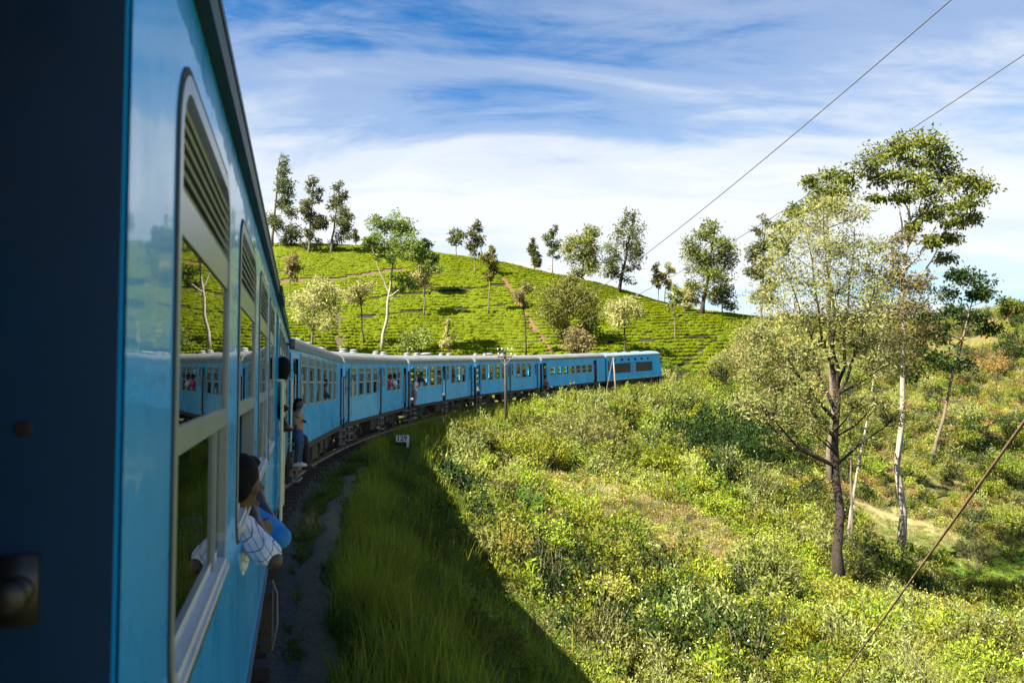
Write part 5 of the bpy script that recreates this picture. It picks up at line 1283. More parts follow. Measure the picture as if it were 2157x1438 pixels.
# low growth along the line beyond the bend, short lawn in the hollow, cut hay
n = 3600
s = rng.uniform(30, 104, n); w = rng.uniform(.25, 3.0, n); P_ = np.array([trk_pt(a, HW + b_) for a, b_ in zip(s, w)]); P_[:, 2] = height(P_[:, 0], P_[:, 1]) - .03
i_ = rng.choice([1, 2, 3, 5, 0], n); sz = rng.uniform(.8, 1.5, n) * np.interp(w, [.2, 1.5], [.7, 1.25])
kk = clear_post(P_[:, 0], P_[:, 1]); i_ = np.where(kk, i_, 2); sz = np.where(kk, sz, .6)
scatter('trackside_grass', P_, np.stack([rng.normal(0, .1, n), rng.normal(0, .1, n), rng.uniform(0, 6.28, n)], 1), np.stack([sz, sz, sz], 1), i_, GC)
n = 2600
a_ = rng.uniform(0, 6.28, n); r_ = np.sqrt(rng.random(n)); hx = HAY[0] + 4.8 * r_ * np.cos(a_); hy = HAY[1] + 3.6 * r_ * np.sin(a_)
lx = LAWN[0] + rng.uniform(-7, 7, n); ly = LAWN[1] + rng.uniform(-4, 4.5, n)
X_ = np.concatenate([hx[:900], lx[:1700]]); Y_ = np.concatenate([hy[:900], ly[:1700]])
P_ = np.stack([X_, Y_, height(X_, Y_) - .02], 1); i_ = np.concatenate([np.full(900, 4), rng.choice([2, 2, 3], 1700)])
sz = np.concatenate([rng.uniform(.5, .9, 900), rng.uniform(.6, 1.1, 1700)])
rot = np.stack([np.concatenate([rng.normal(0, .7, 900), rng.normal(0, .1, 1700)]), np.concatenate([rng.normal(0, .7, 900), rng.normal(0, .1, 1700)]), rng.uniform(0, 6.28, 2600)], 1)
scatter('meadow_grass', P_, rot, np.stack([sz * 1.3, sz * 1.3, sz * .8], 1), i_, GC)

# tea bushes in rows along the contours
def tea_mesh(seed):
    r_ = np.random.default_rng(seed); m_ = 8; V = []; F_ = []
    prof = [(1.0, -.1), (1.04, .34), (.86, .56), (.45, .66)]
    for q, z_ in prof:
        for i in range(m_):
            a = 2 * math.pi * i / m_; V.append((q * .62 * math.cos(a) * r_.uniform(.9, 1.1), q * .46 * math.sin(a) * r_.uniform(.9, 1.1), z_ * r_.uniform(.92, 1.08)))
    V.append((0, 0, .68))
    for j in range(3):
        for i in range(m_): F_.append((j * m_ + i, j * m_ + (i + 1) % m_, (j + 1) * m_ + (i + 1) % m_, (j + 1) * m_ + i))
    for i in range(m_): F_.append((3 * m_ + i, 3 * m_ + (i + 1) % m_, len(V) - 1))
    k = 150; a = r_.uniform(0, 6.28, k); q = np.sqrt(r_.random(k)) * 1.04; P_ = np.stack([.62 * q * np.cos(a), .46 * q * np.sin(a), .68 - .16 * q ** 2 - .25 * (q > .93) * r_.random(k)], 1)
    L4 = leaf_quads(P_, r_.normal(size=(k, 3)) * .8 + np.array([0, 0, .55]), .19, .11); n0 = len(V)
    V = V + [tuple(v) for v in L4.reshape(-1, 3)]
    F_ = F_ + [tuple(n0 + 4 * i + j for j in range(4)) for i in range(k)]
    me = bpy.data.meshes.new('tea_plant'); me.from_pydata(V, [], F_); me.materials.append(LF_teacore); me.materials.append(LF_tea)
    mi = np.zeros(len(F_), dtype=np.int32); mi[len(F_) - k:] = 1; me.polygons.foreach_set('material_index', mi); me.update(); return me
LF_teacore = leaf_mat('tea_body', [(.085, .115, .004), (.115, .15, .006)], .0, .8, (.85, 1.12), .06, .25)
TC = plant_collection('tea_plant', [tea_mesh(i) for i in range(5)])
pts = []
DZ = .56
xcols = np.arange(-95, 66, .62); yy = np.arange(62, 190, .5)
hc = height(np.repeat(xcols, len(yy)), np.tile(yy, len(xcols))).reshape(len(xcols), len(yy))
wv = .30 * np.sin(xcols * .11) + .22 * np.sin(xcols * .31 + 1) + .14 * np.sin(xcols * .9)
for i, xx in enumerate(xcols):
    q = np.floor((hc[i] + wv[i] * .45) / DZ); ch = np.nonzero(np.diff(q) != 0)[0]
    for j in ch:
        h0, h1_ = hc[i, j], hc[i, j + 1]; lv = max(q[j], q[j + 1]) * DZ - wv[i] * .45; f = (lv - h0) / (h1_ - h0 + 1e-9)
        pts.append((xx, yy[j] + .5 * min(max(f, 0), 1), lv, max(q[j], q[j + 1])))
pts = np.array(pts); x, y, row = pts[:, 0] + rng.normal(0, .10, len(pts)), pts[:, 1] + rng.normal(0, .10, len(pts)), pts[:, 3]
keep = tea_zone(x, y) & (rng.random(len(x)) > .02 + .12 * (lump(x, y, .3, 31) > .45))
for pl, wd in CUTS: keep &= poly_dist(x, y, pl) > wd * (.5 + .25 * rng.random(len(x)))
x, y, row = x[keep], y[keep], row[keep]; z = height(x, y)
e = .6; gxh = (height(x + e, y) - height(x - e, y)) / (2 * e); gyh = (height(x, y + e) - height(x, y - e)) / (2 * e)
az = np.arctan2(gxh, -gyh)                                       # along the contour
n = len(x)
sx = rng.uniform(1.25, 1.6, n); sy = rng.uniform(.95, 1.25, n) * np.clip(.26 / np.maximum(np.hypot(gxh, gyh), .12), .72, 1.6); szv = .50 * rng.uniform(.85, 1.15, n) * (1 + .12 * lump(x, y, .12, 33))
rot = np.stack([np.zeros(n), np.zeros(n), az], 1)
# lay the bush on the slope: tilt about the contour direction
tilt = np.arctan(np.hypot(gxh, gyh)) * .8; rot[:, 0] = tilt
scatter('tea_plants', np.stack([x, y, z - .02], 1), rot, np.stack([sx, sy, szv], 1), rng.integers(0, 5, n), TC)
print('scrub', N_SCRUB, 'tea', n)

# ------------------------------------------------------------------ shrubs that stand out as single plants
def shrub(label, px, ptop, Y, hw_px, leafmat, n, lL, lW, shoots=50, flowers=0, name='shrub', group='shrubs on the slope below the line', up=.35, tuft=.42):
    p = at(px, ptop, Y); rx = hw_px * Y / FPX; h = max(.8, p[2] - h1(p[0], p[1]) + .1); n = int(n * 1.3)
    me_ = bush_mesh('foliage', [leafmat, BK_twig, LF_flower], n, rx, h, lL, lW, shoots=shoots, flowers=flowers, up=up, tuft=tuft * .7)
    r_ = empty(name, (p[0], p[1], h1(p[0], p[1]) - .05)); tag(r_, label, 'shrub', group)
    link('foliage', me_, r_); return r_
shrub('large rounded shrub with drooping silvery leaves below the middle carriages', 1205, 850, 54, 108, LF_silver, 5200, .34, .07, 80)
shrub('yellow-green shrub just inside the sunlight beside the silvery shrub', 1068, 908, 44, 62, LF_bright, 3000, .17, .07, 60)
shrub('olive shrub at the very edge of the train shadow past the white post', 990, 882, 42, 58, LF_olive, 2800, .16, .07, 46, 10)
shrub('green shrub around the foot of the dark telegraph pole', 1100, 858, 57, 52, LF_mid, 2400, .20, .09, 44)
shrub('leafy green shrub right of the silvery shrub below the pale leaning pole', 1320, 832, 64, 58, LF_mid, 3000, .22, .10, 52, 12)
shrub('white-flowered shrub in front of the power car nose', 1425, 800, 74, 62, LF_olive, 3200, .22, .10, 56, 60)
shrub('pale tufted shrub at the end of the power car on the bank', 1412, 788, 86, 30, LF_pale, 1500, .20, .09, 30)
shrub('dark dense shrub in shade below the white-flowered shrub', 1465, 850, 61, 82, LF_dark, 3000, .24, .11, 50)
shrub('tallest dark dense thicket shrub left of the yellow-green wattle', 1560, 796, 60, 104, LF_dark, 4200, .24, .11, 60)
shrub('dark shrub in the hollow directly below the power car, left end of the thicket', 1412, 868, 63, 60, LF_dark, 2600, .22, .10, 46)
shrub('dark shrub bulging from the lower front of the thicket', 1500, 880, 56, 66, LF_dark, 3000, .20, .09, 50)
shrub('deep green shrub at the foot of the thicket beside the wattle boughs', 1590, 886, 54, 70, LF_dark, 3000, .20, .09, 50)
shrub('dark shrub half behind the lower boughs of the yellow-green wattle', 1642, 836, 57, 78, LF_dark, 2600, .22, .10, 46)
shrub('bright green shrub on the slope left of the dark thicket', 1392, 928, 48, 52, LF_bright, 2400, .20, .08, 50)
shrub('pale green leafy shrub on the crest below the thicket', 1520, 988, 45, 44, LF_mid, 2000, .18, .08, 44, 20)
shrub('brownish pale shrub on the corner where the tea ends', 1565, 708, 106, 62, LF_pale, 2600, .28, .12, 46)
shrub('small brownish shrub below the corner of the tea', 1505, 768, 100, 44, LF_olive, 1700, .26, .12, 36)
shrub('lone dark wiry shrub on the green lawn of the hollow', 2052, 1118, 47.5, 46, LF_grey, 2600, .13, .035, 70)
shrub('dark green shrub at the foot of the thin stems in the valley', 1828, 1132, 42.5, 36, LF_dark, 1400, .16, .08, 34)
shrub('broad-leaved light green shrub at the bottom of the picture below the dark trunk', 1690, 1305, 23, 84, LF_bright, 2400, .17, .05, 50, up=.6)
shrub('silvery narrow-leaved shrub low on the slope left of the dark trunk', 1590, 1135, 31, 90, LF_silver, 3400, .22, .055, 60)
shrub('white-flowered low shrub in the bottom corner of the scrub', 2090, 1292, 23, 90, LF_olive, 3200, .11, .05, 70, 90)
shrub('rusty brown weedy shrub on the opposite slope beside the dark leaning gum', 2080, 716, 92, 46, LF_rust, 1600, .16, .08, 44)
me_ = tuft_mesh('grass_clump', LF_olive, 200, .55, 1.5, .016, 1.2, 7, LF_straw)
p = at(1960, 1415, 19); o = link('grass_clump', me_); o.location = (p[0], p[1], h1(p[0], p[1])); tag(o, 'arching straw-brown grass clump low in the corner scrub', 'grass clump')
me_ = tuft_mesh('grass_clump', LF_straw, 46, .5, 1.7, .02, .35, 5)
p = at(1150, 1235, 25.5); o = link('grass_clump', me_); o.location = (p[0], p[1], h1(p[0], p[1])); tag(o, 'tall dry stalks standing on the edge of the train shadow', 'grass clump')

# ------------------------------------------------------------------ kilometre post, poles, wires
p = on_ground(859, 951, 12)
post = empty('distance_post', tuple(p)); post.rotation_euler = (0, 0, R(10)); tag(post, 'small white distance post with a board reading 129 beside the footpath', 'distance post')
u_ = p[1] / FPX
b = MB(); b.box((-3.0 * u_, -.03, 9 * u_), (3.0 * u_, .03, 34 * u_)); b.box((-3.0 * u_, -.03, -.2), (3.0 * u_, .03, 9 * u_), 1); b.build('post', [M_white, M_black], post)
b = MB(); b.box((-25 * u_, -.045, 21 * u_), (3.0 * u_, -.031, 35 * u_)); brd = b.build('board', M_white, post)
def text_mesh(name, body, size, mat, parent, loc, bold=.0):
    cu = bpy.data.curves.new(name, 'FONT'); cu.body = body; cu.size = size; cu.extrude = .003; cu.offset = bold; cu.align_x = 'CENTER'; cu.align_y = 'CENTER'
    tmp = bpy.data.objects.new(name, cu); COL.objects.link(tmp); dg = bpy.context.evaluated_depsgraph_get(); dg.update()
    me_ = bpy.data.meshes.new_from_object(tmp.evaluated_get(dg)); bpy.data.objects.remove(tmp); me_.name = name
    me_.materials.clear(); me_.materials.append(mat)
    o = link(name, me_, parent); o.location = loc; o.rotation_euler = (R(90), 0, 0); return o
text_mesh('lettering', '129', 14.5 * u_, M_black, brd, (-12.5 * u_, -.05, 28 * u_), .006)

def pole_insulators(root, pts):
    for q in pts:
        b = MB(); b.lathe([(.012, -.10), (.012, 0), (.045, .0), (.05, .03), (.03, .05), (.045, .07), (.04, .10), (.015, .12)], 8, 'z', q); b.build('insulator', M_insul, root, True)
M_insul = surf('white_porcelain', (.62, .63, .65), .25, var=.05)
Y = 52.5
pb = ground_base(1067, 900, Y); pt_ = at(1063.5, 736, Y); Hp = pt_[2] - pb[2]
pole1 = empty('telegraph_pole', tuple(pb)); tag(pole1, 'dark telegraph pole with crossarms standing in front of the train', 'telegraph pole')
b = MB(); b.tube([(0, 0, -.3), ((pt_[0] - pb[0]) * .5, 0, Hp * .5), (pt_[0] - pb[0], 0, Hp)], [.12, .10, .075], 8); b.build('pole', M_polewood, pole1, True)
tx = pt_[0] - pb[0]
b = MB(); b.box((tx - .50, -.11, Hp - .20), (tx + .50, -.05, Hp - .12)); b.build('crossarm', M_polewood, pole1)
b = MB(); b.box((tx - .46, -.11, Hp - .52), (tx + .46, -.05, Hp - .44)); b.build('crossarm', M_polewood, pole1)
b = MB()
for sg in (-1, 1): b.tube([(tx + sg * .44, -.08, Hp - .50), (tx, -.08, Hp - 1.05)], .014, 4)
b.build('brace', M_palepole, pole1)
pole_insulators(pole1, [(tx + v, -.08, Hp - .12 + .1) for v in (-.46, -.2, .2, .46)] + [(tx + v, -.08, Hp - .44 + .1) for v in (-.42, .42)])
Y = 75.5
pb2 = ground_base(1299, 828, Y); pt2 = at(1291, 745, Y); Hp2 = pt2[2] - pb2[2]; tx2 = pt2[0] - pb2[0]
pole2 = empty('telegraph_pole', tuple(pb2)); tag(pole2, 'pale leaning pole with a stay standing in front of the power car', 'telegraph pole')
b = MB(); b.tube([(0, 0, -.3), (tx2 * .5, 0, Hp2 * .5), (tx2, 0, Hp2)], [.10, .085, .065], 8); b.build('pole', M_palepole, pole2, True)
b = MB(); b.box((tx2 - .42, -.10, Hp2 - .22), (tx2 + .35, -.05, Hp2 - .14)); b.build('crossarm', M_palepole, pole2)
b = MB(); b.tube([(tx2, -.05, Hp2 - .3), (tx2 - 1.0, -.6, -.3)], .02, 5); b.build('stay', M_palepole, pole2)
pole_insulators(pole2, [(tx2 + v, -.075, Hp2 - .05) for v in (-.4, -.15, .3)])
def wire(label, A, B, sag, r, mat, name='overhead_wire', group=None):
    A, B = np.array(A), np.array(B); ts = np.linspace(0, 1, 40); b = MB()
    b.tube([A * (1 - t_) + B * t_ - np.array([0, 0, sag * 4 * t_ * (1 - t_)]) - A for t_ in ts], r, 5)
    o = link(name, b.mesh(name, mat, True)); o.location = tuple(A); return tag(o, label, 'wire', group)
wa = at(1945, 0, 14.0); wb2 = at(2157, 75, 15.5); a0 = pb + np.array([tx - .46, -.08, Hp + .10]); a1_ = pb + np.array([tx + .46, -.08, Hp + .10])
def beyond(a, b_, k): return a + (b_ - a) * k
wire('upper overhead wire, steeper of the two, rising from the dark pole across the sky', a0, beyond(a0, wa, 1.15), .95, .012, M_wire, group='overhead wires')
wire('lower overhead wire, flatter of the two, passing in front of the gum tops', a1_, beyond(a1_, wb2, 1.12), 1.0, .012, M_wire, group='overhead wires')
wire('single thin wire slung between the dark pole and the pale leaning pole', pb + np.array([tx + .42, -.08, Hp - .25]), pb2 + np.array([tx2 - .4, -.08, Hp2 + .05]), .25, .008, M_wire, group='overhead wires')
ca, cb_ = at(2157, 880, 3.4), at(1765, 1432, 8.0); ca2 = beyond(cb_, ca, 1.9); cg = beyond(ca, cb_, 1.62)
wire('thick rusty stay cable slanting close across the bottom corner', ca2, cg, .02, .0075, M_rust, 'stay_cable')
p = at(1157, 583, 166); o = empty('marker_post', (p[0], p[1], h1(p[0], p[1]))); tag(o, 'small white square marker post on the hill crest', 'marker post')
b = MB(); b.box((-.35, -.35, -.2), (.35, .35, 1.15)); b.build('post', M_white, o); b = MB(); b.box((-.42, -.42, 1.151), (.42, .42, 1.3)); b.build('cap', M_white, o)

# ------------------------------------------------------------------ people
def capsules(parts, n=12):
    V, F_ = [], []
    for p, q, rp, rq in parts:
        p, q = np.asarray(p, float), np.asarray(q, float); d = q - p; l_ = np.linalg.norm(d); d = d / l_ if l_ > 1e-6 else np.array([0, 0, 1.0])
        ref = np.array([1.0, 0, 0]) if abs(d[0]) < .8 else np.array([0, 1.0, 0]); u = np.cross(d, ref); u /= np.linalg.norm(u); w_ = np.cross(d, u)
        rows = [(p, -a, rp) for a in (80, 55, 28, 0)] + [(q, a, rq) for a in (0, 28, 55, 80)]; b0 = len(V)
        for c, a, r_ in rows:
            for k in range(n):
                t_ = 2 * math.pi * k / n; V.append(c + d * r_ * math.sin(R(a)) + r_ * math.cos(R(a)) * (math.cos(t_) * u + math.sin(t_) * w_))
        for i in range(len(rows) - 1):
            for k in range(n): F_.append((b0 + i * n + k, b0 + i * n + (k + 1) % n, b0 + (i + 1) * n + (k + 1) % n, b0 + (i + 1) * n + k))
        F_.append(tuple(b0 + k for k in range(n))[::-1]); e = b0 + (len(rows) - 1) * n; F_.append(tuple(e + k for k in range(n)))
    return V, F_
def ellipsoid(c, r, ax=None, nu=14, nv=10):
    V, F_ = [], []; A = np.eye(3) if ax is None else ax
    for j in range(nv + 1):
        a = math.pi * (j + .02) / (nv + .04)
        for i in range(nu):
            t_ = 2 * math.pi * i / nu; V.append(np.asarray(c) + A @ (np.array([math.sin(a) * math.cos(t_), math.sin(a) * math.sin(t_), math.cos(a)]) * r))
    for j in range(nv):
        for i in range(nu): F_.append((j * nu + i, (j + 1) * nu + i, (j + 1) * nu + (i + 1) % nu, j * nu + (i + 1) % nu))
    F_.append(tuple(range(nu))); F_.append(tuple(nv * nu + i for i in range(nu))[::-1])
    return V, F_
def fused(name, pieces, mat, parent, voxel, it=3, folds=0):
    V, F_ = [], []
    for v, f in pieces:
        b0 = len(V); V += [tuple(x_) for x_ in v]; F_ += [tuple(b0 + i for i in k) for k in f]
    me_ = bpy.data.meshes.new(name); me_.from_pydata(V, [], F_); tmp = bpy.data.objects.new(name, me_); COL.objects.link(tmp)
    md = tmp.modifiers.new('r', 'REMESH'); md.mode = 'VOXEL'; md.voxel_size = voxel
    ms = tmp.modifiers.new('s', 'SMOOTH'); ms.factor = .5; ms.iterations = it
    dg = bpy.context.evaluated_depsgraph_get(); m2 = bpy.data.meshes.new_from_object(tmp.evaluated_get(dg)); bpy.data.objects.remove(tmp)
    if folds:
        co = np.empty(len(m2.vertices) * 3); m2.vertices.foreach_get('co', co); co = co.reshape(-1, 3); no = np.array([v.normal for v in m2.vertices])
        co += no * (folds * (lump(co[:, 0] + co[:, 2] * .6, co[:, 1] - co[:, 2] * .8, 34, 51) + .6 * lump(co[:, 0] - co[:, 1], co[:, 2] + co[:, 0] * .5, 70, 52)))[:, None]; m2.vertices.foreach_set('co', co.ravel()); m2.update()
    m2.materials.clear(); m2.materials.append(mat); m2.polygons.foreach_set('use_smooth', np.ones(len(m2.polygons), dtype=bool)); m2.name = name
    return link(name, m2, parent)
def hand(wr, el, size, curl=None):
    """palm with four unequal bent fingers and a thumb; returns capsules"""
    wr, el = np.asarray(wr, float), np.asarray(el, float); d = unit(wr - el); s = unit(np.cross(d, curl if curl is not None else np.array([.3, .2, 1.0]))); dn = np.cross(s, d)
    P_ = [(wr, wr + d * .45 * size, .22 * size, .26 * size)]
    for i, (o_, L1) in enumerate(((-.26, .38), (-.09, .46), (.09, .43), (.25, .33))):
        k0 = wr + d * .50 * size + s * o_ * size; k1 = k0 + (d * .85 + dn * .35) * L1 * .55 * size; k2 = k1 + (d * .35 + dn * .9) * L1 * .55 * size
        P_ += [(k0, k1, .085 * size, .08 * size), (k1, k2, .08 * size, .065 * size)]
    t0 = wr + d * .12 * size - s * .2 * size; t1 = t0 + (d * .55 - s * .6) * .32 * size; t2 = t1 + (d * .8 + dn * .4) * .25 * size
    P_ += [(t0, t1, .10 * size, .09 * size), (t1, t2, .09 * size, .07 * size)]
    return P_
SK = surf('dark_skin', (.085, .042, .024), .5, var=.12, scale=12); SK2 = surf('fair_skin', (.42, .25, .18), .5, var=.1, scale=12); HAIR = surf('black_hair', (.006, .005, .005), .75, var=.3, scale=60, bump=.003, bscale=160, spec=.15); HAIRG = surf('grey_hair', (.30, .28, .26), .6)
def cloth(name, col): return surf(name, col, .9, var=.22, scale=9, bump=.02, bscale=13)
def plaid():
    m, t, p, o = material('white_checked_cotton'); tc = N(t, 'ShaderNodeTexCoord'); mp_ = N(t, 'ShaderNodeMapping'); mp_.inputs['Rotation'].default_value = (.9, .5, .4)
    t.links.new(tc.outputs['Object'], mp_.inputs[0]); sp_ = N(t, 'ShaderNodeSeparateXYZ'); t.links.new(mp_.outputs[0], sp_.inputs[0]); ms = []
    for k in (0, 1):
        fr = math_n(t, 'FRACT', math_n(t, 'MULTIPLY', sp_.outputs[k], 40.0)); ms.append(math_n(t, 'LESS_THAN', fr, .11))
    mx_ = math_n(t, 'MAXIMUM', ms[0], ms[1]); r_ = ramp(t, mx_, [(0, (.70, .71, .73)), (1, (.16, .19, .27))]); t.links.new(r_.outputs[0], p.inputs['Base Color']); p.inputs['Roughness'].default_value = .9
    n_ = N(t, 'ShaderNodeTexNoise', i_Scale=16.0); t.links.new(tc.outputs['Object'], n_.inputs['Vector']); b_ = N(t, 'ShaderNodeBump', i_Strength=1.0, i_Distance=.012); t.links.new(n_.outputs[0], b_.inputs['Height']); t.links.new(b_.outputs[0], p.inputs['Normal'])
    return m
def person(label, head, neck, hip, arms=(), legs=(), shirt=None, trouser=None, skin=None, hair=None, sz=1.0, voxel=.018, face=(1, 0, 0), group='passengers on the train', short=False, shorts=False, shoe=None, longhair=0.0, hands=False, shw=.17, sleeve=.5):
    """arms: (shoulder, elbow, wrist); legs: (hip, knee, ankle). World coordinates."""
    A = np.asarray; root = empty('person', tuple(A(hip))); o0 = A(hip, float); tag(root, label, 'person', group); rel = lambda p: A(p, float) - o0
    skin, hair = skin or SK, hair or HAIR; head, neck, hipz = rel(head), rel(neck), np.zeros(3)
    f = unit(A(face, float)); upv = np.array([0, 0, 1.0]); sd = unit(np.cross(upv, f)); AX = np.stack([f, sd, np.cross(f, sd)], 1)
    hr = np.array([.093, .076, .116]) * sz
    pc = [ellipsoid(head, hr, AX), ellipsoid(head + AX @ np.array([.028, 0, -.062]) * sz, np.array([.058, .052, .055]) * sz, AX)]
    pc.append(ellipsoid(head + AX @ np.array([.098, 0, -.022]) * sz, np.array([.018, .013, .026]) * sz, AX))
    for s_ in (-1, 1):
        pc.append(ellipsoid(head + AX @ np.array([-.004, s_ * .078, -.018]) * sz, np.array([.020, .010, .032]) * sz, AX))
        pc.append(ellipsoid(head + AX @ np.array([.078, s_ * .03, .012]) * sz, np.array([.018, .022, .010]) * sz, AX))
    pc.append(ellipsoid(head + AX @ np.array([.082, 0, -.062]) * sz, np.array([.016, .026, .010]) * sz, AX))
    cp_ = [(head + AX @ np.array([-.02, 0, -.06]) * sz, neck, .052 * sz, .056 * sz), (neck, hipz, .075 * sz, .095 * sz)]
    sh, tr, so_ = [], [], []
    chest = neck * .72 + hipz * .28
    sh += [(chest, hipz * .9 + neck * .1, .135 * sz, .125 * sz), (neck - upv * .03 * sz, chest, .075 * sz, .13 * sz)]
    for a in arms:
        s_, e, w_ = (rel(v) for v in a)
        cp_ += [(neck - upv * .05 * sz, s_, .05 * sz, .046 * sz), (s_, e, .044 * sz, .037 * sz), (e, w_, .038 * sz, .026 * sz)]
        if hands: cp_ += hand(w_, e, .155 * sz)
        else: cp_ += [(w_, w_ + unit(w_ - e) * .09 * sz, .032 * sz, .026 * sz)]
        sh += [(neck - upv * .05 * sz, s_, .075 * sz, .066 * sz), (s_, s_ * (1 - min(1, sleeve * 2)) + e * min(1, sleeve * 2), .062 * sz, .056 * sz)]
        if sleeve > .5: k = (sleeve - .5) * 2; sh += [(e, e * (1 - k) + w_ * k, .056 * sz, .045 * sz)]
    for l_ in legs:
        h_, k, an = (rel(v) for v in l_); cp_ += [(hipz, h_, .08 * sz, .075 * sz), (h_, k, .072 * sz, .052 * sz), (k, an, .05 * sz, .034 * sz)]
        tr += [(hipz + upv * .06 * sz, h_, .125 * sz, .10 * sz), (h_, k, .092 * sz, .072 * sz)]
        if not shorts: tr += [(k, an, .068 * sz, .05 * sz)]
        if shoe is not None: so_.append([(an - upv * .02 * sz, an + f * .15 * sz - upv * .05 * sz, .048 * sz, .040 * sz), (an - f * .04 * sz - upv * .045 * sz, an + f * .06 * sz - upv * .05 * sz, .042 * sz, .042 * sz)])
    pc.append(capsules(cp_)); fused('body', pc, skin, root, voxel)
    hc = [ellipsoid(head + AX @ np.array([-.020, 0, .030]) * sz, np.array([.090, .082, .097]) * sz, AX), ellipsoid(head + AX @ np.array([-.045, 0, -.02]) * sz, np.array([.062, .074, .075]) * sz, AX), ellipsoid(head + AX @ np.array([.045, 0, .085]) * sz, np.array([.05, .06, .034]) * sz, AX)]
    if longhair: hc.append(capsules([(head + AX @ np.array([-.05, 0, -.02]) * sz, head + AX @ np.array([-.06, 0, -.02 - longhair]) * sz, .08 * sz, .06 * sz)]))
    fused('hair', hc, hair, root, min(voxel, .010), 1, .0045 * sz)
    if shirt is not None: fused('shirt', [capsules(sh)], shirt, root, voxel, 2, .007 * sz)
    if trouser is not None and tr: fused('shorts' if shorts else 'trousers', [capsules(tr)], trouser, root, voxel, 2, .008 * sz)
    for q in so_: fused('shoe', [capsules(q)], shoe, root, min(voxel, .014), 2)
    return root
def A3(px, py, Y): return at(px, py, Y)
fw = np.array([math.sin(R(-14.94)), math.cos(R(-14.94)), 0]); rt = np.array([math.cos(R(-14.94)), -math.sin(R(-14.94)), 0]); UP = np.array([0, 0, 1.0])
C_blue = cloth('bright_blue_shirt', (.03, .22, .52)); C_dark = cloth('dark_cloth', (.03, .03, .035)); C_denim = cloth('denim', (.03, .06, .13)); C_white = cloth('white_cloth', (.62, .61, .60)); C_grey = cloth('grey_cloth', (.18, .20, .23)); C_pink = cloth('pink_cloth', (.55, .05, .18)); C_tan = cloth('tan_cloth', (.36, .22, .12)); C_red = cloth('orange_cloth', (.38, .16, .06)); C_shoe = cloth('white_shoe_canvas', (.68, .68, .68))
# two boys leaning out of the second window
hd1 = A3(507, 1016, 3.2)
person('boy in a white checked shirt leaning out of the window, elbow over the sill', hd1, hd1 - UP * .165 - rt * .03, hd1 - UP * .60 - rt * .22,
       [(A3(511, 1116, 3.14), A3(577, 1180, 3.08), A3(533, 1092, 3.34)), (hd1 - UP * .2 - rt * .20 + fw * .12, hd1 - UP * .36 - rt * .12 + fw * .2, hd1 - UP * .27 + rt * .02 + fw * .16)],
       shirt=plaid(), sz=.93, voxel=.008, face=fw * .9 + rt * .42 - UP * .12, hands=True, group='boys leaning out of the window', sleeve=.40)
hd2 = A3(506, 978, 4.02)
person('boy in a bright blue shirt leaning out just beyond the boy in the checked shirt', hd2, hd2 - UP * .165 - rt * .03, hd2 - UP * .62 - rt * .2,
       [(A3(527, 1086, 3.98), A3(590, 1131, 3.86), A3(548, 1056, 4.1)), (hd2 - UP * .2 - rt * .20 + fw * .12, hd2 - UP * .38 - rt * .1 + fw * .2, hd2 - UP * .28 + rt * .02 + fw * .2)],
       shirt=C_blue, sz=.98, voxel=.009, face=fw * .9 + rt * .4 - UP * .1, hands=True, group='boys leaning out of the window', sleeve=.62)
# standing in the middle doorway, holding the cream rail
h_ = A3(596, 776, 8.25)
def leg_pair(hip, drop, kn=.02, f=fw, s=rt, sp=.09): return [(hip + s * k * sp, hip + s * k * sp - UP * drop * .5 + f * kn, hip + s * k * sp - UP * drop) for k in (-1, 1)]
hp = h_ - UP * .68 - rt * .22
person('dark-haired passenger leaning out of the doorway with both hands on the cream rail', h_, h_ - UP * .18 - rt * .05, hp,
       [(h_ - UP * .26 - rt * .02 + fw * .1, A3(589, 842, 8.35), A3(595, 857, 8.0)), (h_ - UP * .27 - rt * .06 - fw * .12, A3(592, 868, 8.1), A3(600, 893, 7.95))], leg_pair(hp, .66), shirt=C_dark, trouser=C_dark, face=fw, voxel=.011, hands=True, sleeve=.7, longhair=.05)
# far end doorway of the near carriage
Y = 17.25; h_ = A3(629, 850, Y); hp = A3(626, 905, Y + .05)
person('long-haired passenger in jeans and white shoes sitting out on the end door steps', h_, h_ - UP * .17 - rt * .02, hp, [(h_ - UP * .24 + fw * .12, A3(634, 882, Y + .1), A3(640, 886, Y)), (h_ - UP * .24 - fw * .12, A3(622, 882, Y), A3(624, 898, Y - .1))],
       [(A3(625, 908, Y), A3(628, 930, Y - .25), A3(624, 974, Y - .1)), (A3(629, 908, Y + .1), A3(634, 930, Y - .15), A3(630, 974, Y))], shirt=C_tan, trouser=C_denim, shoe=C_shoe, face=rt * .8 - fw * .4, voxel=.013, longhair=.16)
Y = 17.9; h_ = A3(634, 868, Y) - rt * .25; hp = A3(636, 925, Y) - rt * .1
person('second passenger in black trousers half hidden behind the one in jeans', h_, h_ - UP * .17, hp, [(h_ - UP * .24 + fw * .12, h_ - UP * .4 + fw * .2, h_ - UP * .5 + fw * .1 + rt * .1)],
       [(A3(640, 925, Y), A3(646, 940, Y - .1), A3(648, 982, Y)), (A3(637, 925, Y + .1), A3(641, 942, Y), A3(643, 980, Y + .1))], shirt=C_dark, trouser=C_dark, shoe=C_dark, face=rt, voxel=.014)
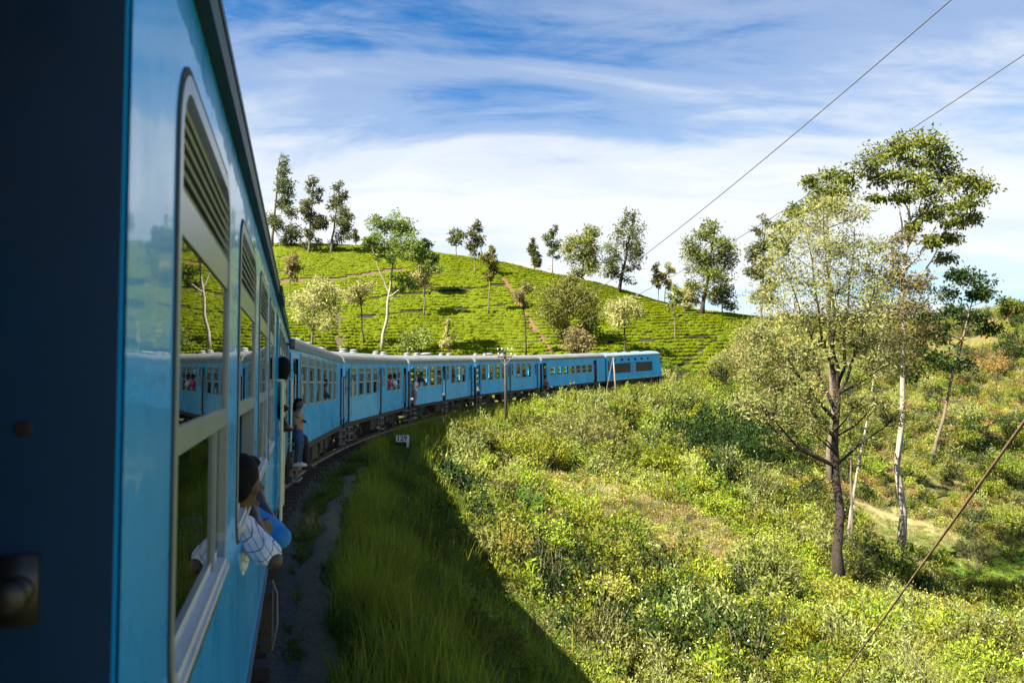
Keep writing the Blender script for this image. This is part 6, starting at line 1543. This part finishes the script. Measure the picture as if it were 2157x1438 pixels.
def in_window(n, x, label, shirt, skin=None, z=2.62, out=.0, hair=None, arm=True, longhair=0):
    h_ = carpt(n, x, -1.40 - out, z); q = CARS[n][1].to_3x3(); F3 = np.array(q @ Vector((0, -1, 0))); X3 = np.array(q @ Vector((1, 0, 0)))
    nk = h_ - UP * .17 - F3 * .05; hp = h_ - UP * .62 - F3 * (.22 + out)
    ar = [(nk - UP * .08 + X3 * .15, h_ - UP * .42 + X3 * .16 + F3 * .10, h_ - UP * .40 - X3 * .10 + F3 * .16), (nk - UP * .08 - X3 * .15, h_ - UP * .42 - X3 * .16 + F3 * .06, h_ - UP * .42 + X3 * .04 + F3 * .10)] if arm else []
    return person(label, h_, nk, hp, ar, (), shirt=shirt, skin=skin, hair=hair, voxel=.018, face=F3 - X3 * .4, longhair=longhair)
in_window('A', 6.75, 'passenger resting a bare arm out of a window of the adjoining carriage', C_dark, z=2.55, out=-.02)
in_window('B', 8.0, 'passenger in a pink top at a window right of the closed cream-railed door', C_pink, z=2.68, out=.05)
in_window('B', 9.15, 'passenger in white beside the one in the pink top', C_white, z=2.66, out=.03)
in_window('C', 1.35, 'passenger in dark clothes leaning far out with arms raised beside the white-shirted man', C_dark, z=2.74, out=.22)
in_window('C', 5.1, 'passenger looking out beside the open middle door of the third coach ahead', C_grey, z=2.75, out=-.02)
in_window('C', 7.7, 'dark-haired passenger at the window right of that open middle door', C_dark, z=2.85, out=.0)
in_window('D', 7.85, 'passenger in white at a window right of the telegraph pole', C_white, z=2.5, out=.02)
in_window('D', 9.0, 'passenger in dark blue at the window right of the one in white', C_denim, z=2.5, out=.04)
def in_door(n, x, label, shirt, trouser, skin=None, out=.12, z=0.90, hair=None, shorts=False, seat=False, shoe=None):
    q = CARS[n][1].to_3x3(); F3 = np.array(q @ Vector((0, -1, 0))); X3 = np.array(q @ Vector((1, 0, 0))); ft = carpt(n, x, -1.40 - out, z)
    if seat:
        hp = carpt(n, x, -1.30, 1.22); h_ = hp + UP * .66 + F3 * .08
        return person(label, h_, h_ - UP * .17, hp, [(h_ - UP * .25 + X3 * .18, h_ - UP * .46 + X3 * .2 + F3 * .1, h_ - UP * .55 + X3 * .1 + F3 * .25), (h_ - UP * .25 - X3 * .18, h_ - UP * .46 - X3 * .2 + F3 * .1, h_ - UP * .55 - X3 * .1 + F3 * .25)],
                      [(hp + X3 * k * .09, hp + X3 * k * .1 + F3 * .36, hp + X3 * k * .1 + F3 * .38 - UP * .42) for k in (-1, 1)], shirt=shirt, trouser=trouser, skin=skin, hair=hair, shoe=C_dark, face=F3, voxel=.018)
    hp = ft + UP * .88 - F3 * .06; h_ = hp + UP * .70 + F3 * .06
    return person(label, h_, h_ - UP * .17, hp, [(h_ - UP * .25 + X3 * .18, h_ - UP * .48 + X3 * .2 + F3 * .08, h_ - UP * .40 - X3 * .0 + F3 * .22), (h_ - UP * .25 - X3 * .18, h_ - UP * .48 - X3 * .22 + F3 * .04, h_ - UP * .42 - X3 * .2 + F3 * .18)],
                  leg_pair(hp, .80, .03, F3, X3), shirt=shirt, trouser=trouser, skin=skin, hair=hair, shoe=shoe or C_dark, face=F3 * .8 + X3 * .5, voxel=.018, shorts=shorts)
in_door('C', .55, 'man in a white shirt and grey shorts standing on the step of a rear door', C_white, C_grey, SK2, .14, .92, HAIRG, True)
in_door('B', .35, 'passenger in black reaching out of the rear door of the second coach ahead', C_dark, C_dark, None, -.2, 1.15)
in_door('C', 5.97, 'passenger standing in the dark open middle doorway', C_grey, C_dark, None, -.25, 1.15)
in_door('E', .42, 'passenger standing in the rear doorway of the coach with small windows', C_dark, C_denim, None, -.15, 1.15)
in_door('E', .50, 'passenger in orange sitting on the door sill of the coach with small windows', C_red, C_tan, None, .1, 1.0, seat=True)
in_door('E', 10.15, 'passenger in dark blue leaning in the front doorway of the coach with small windows', C_denim, C_dark, None, -.1, 1.15)
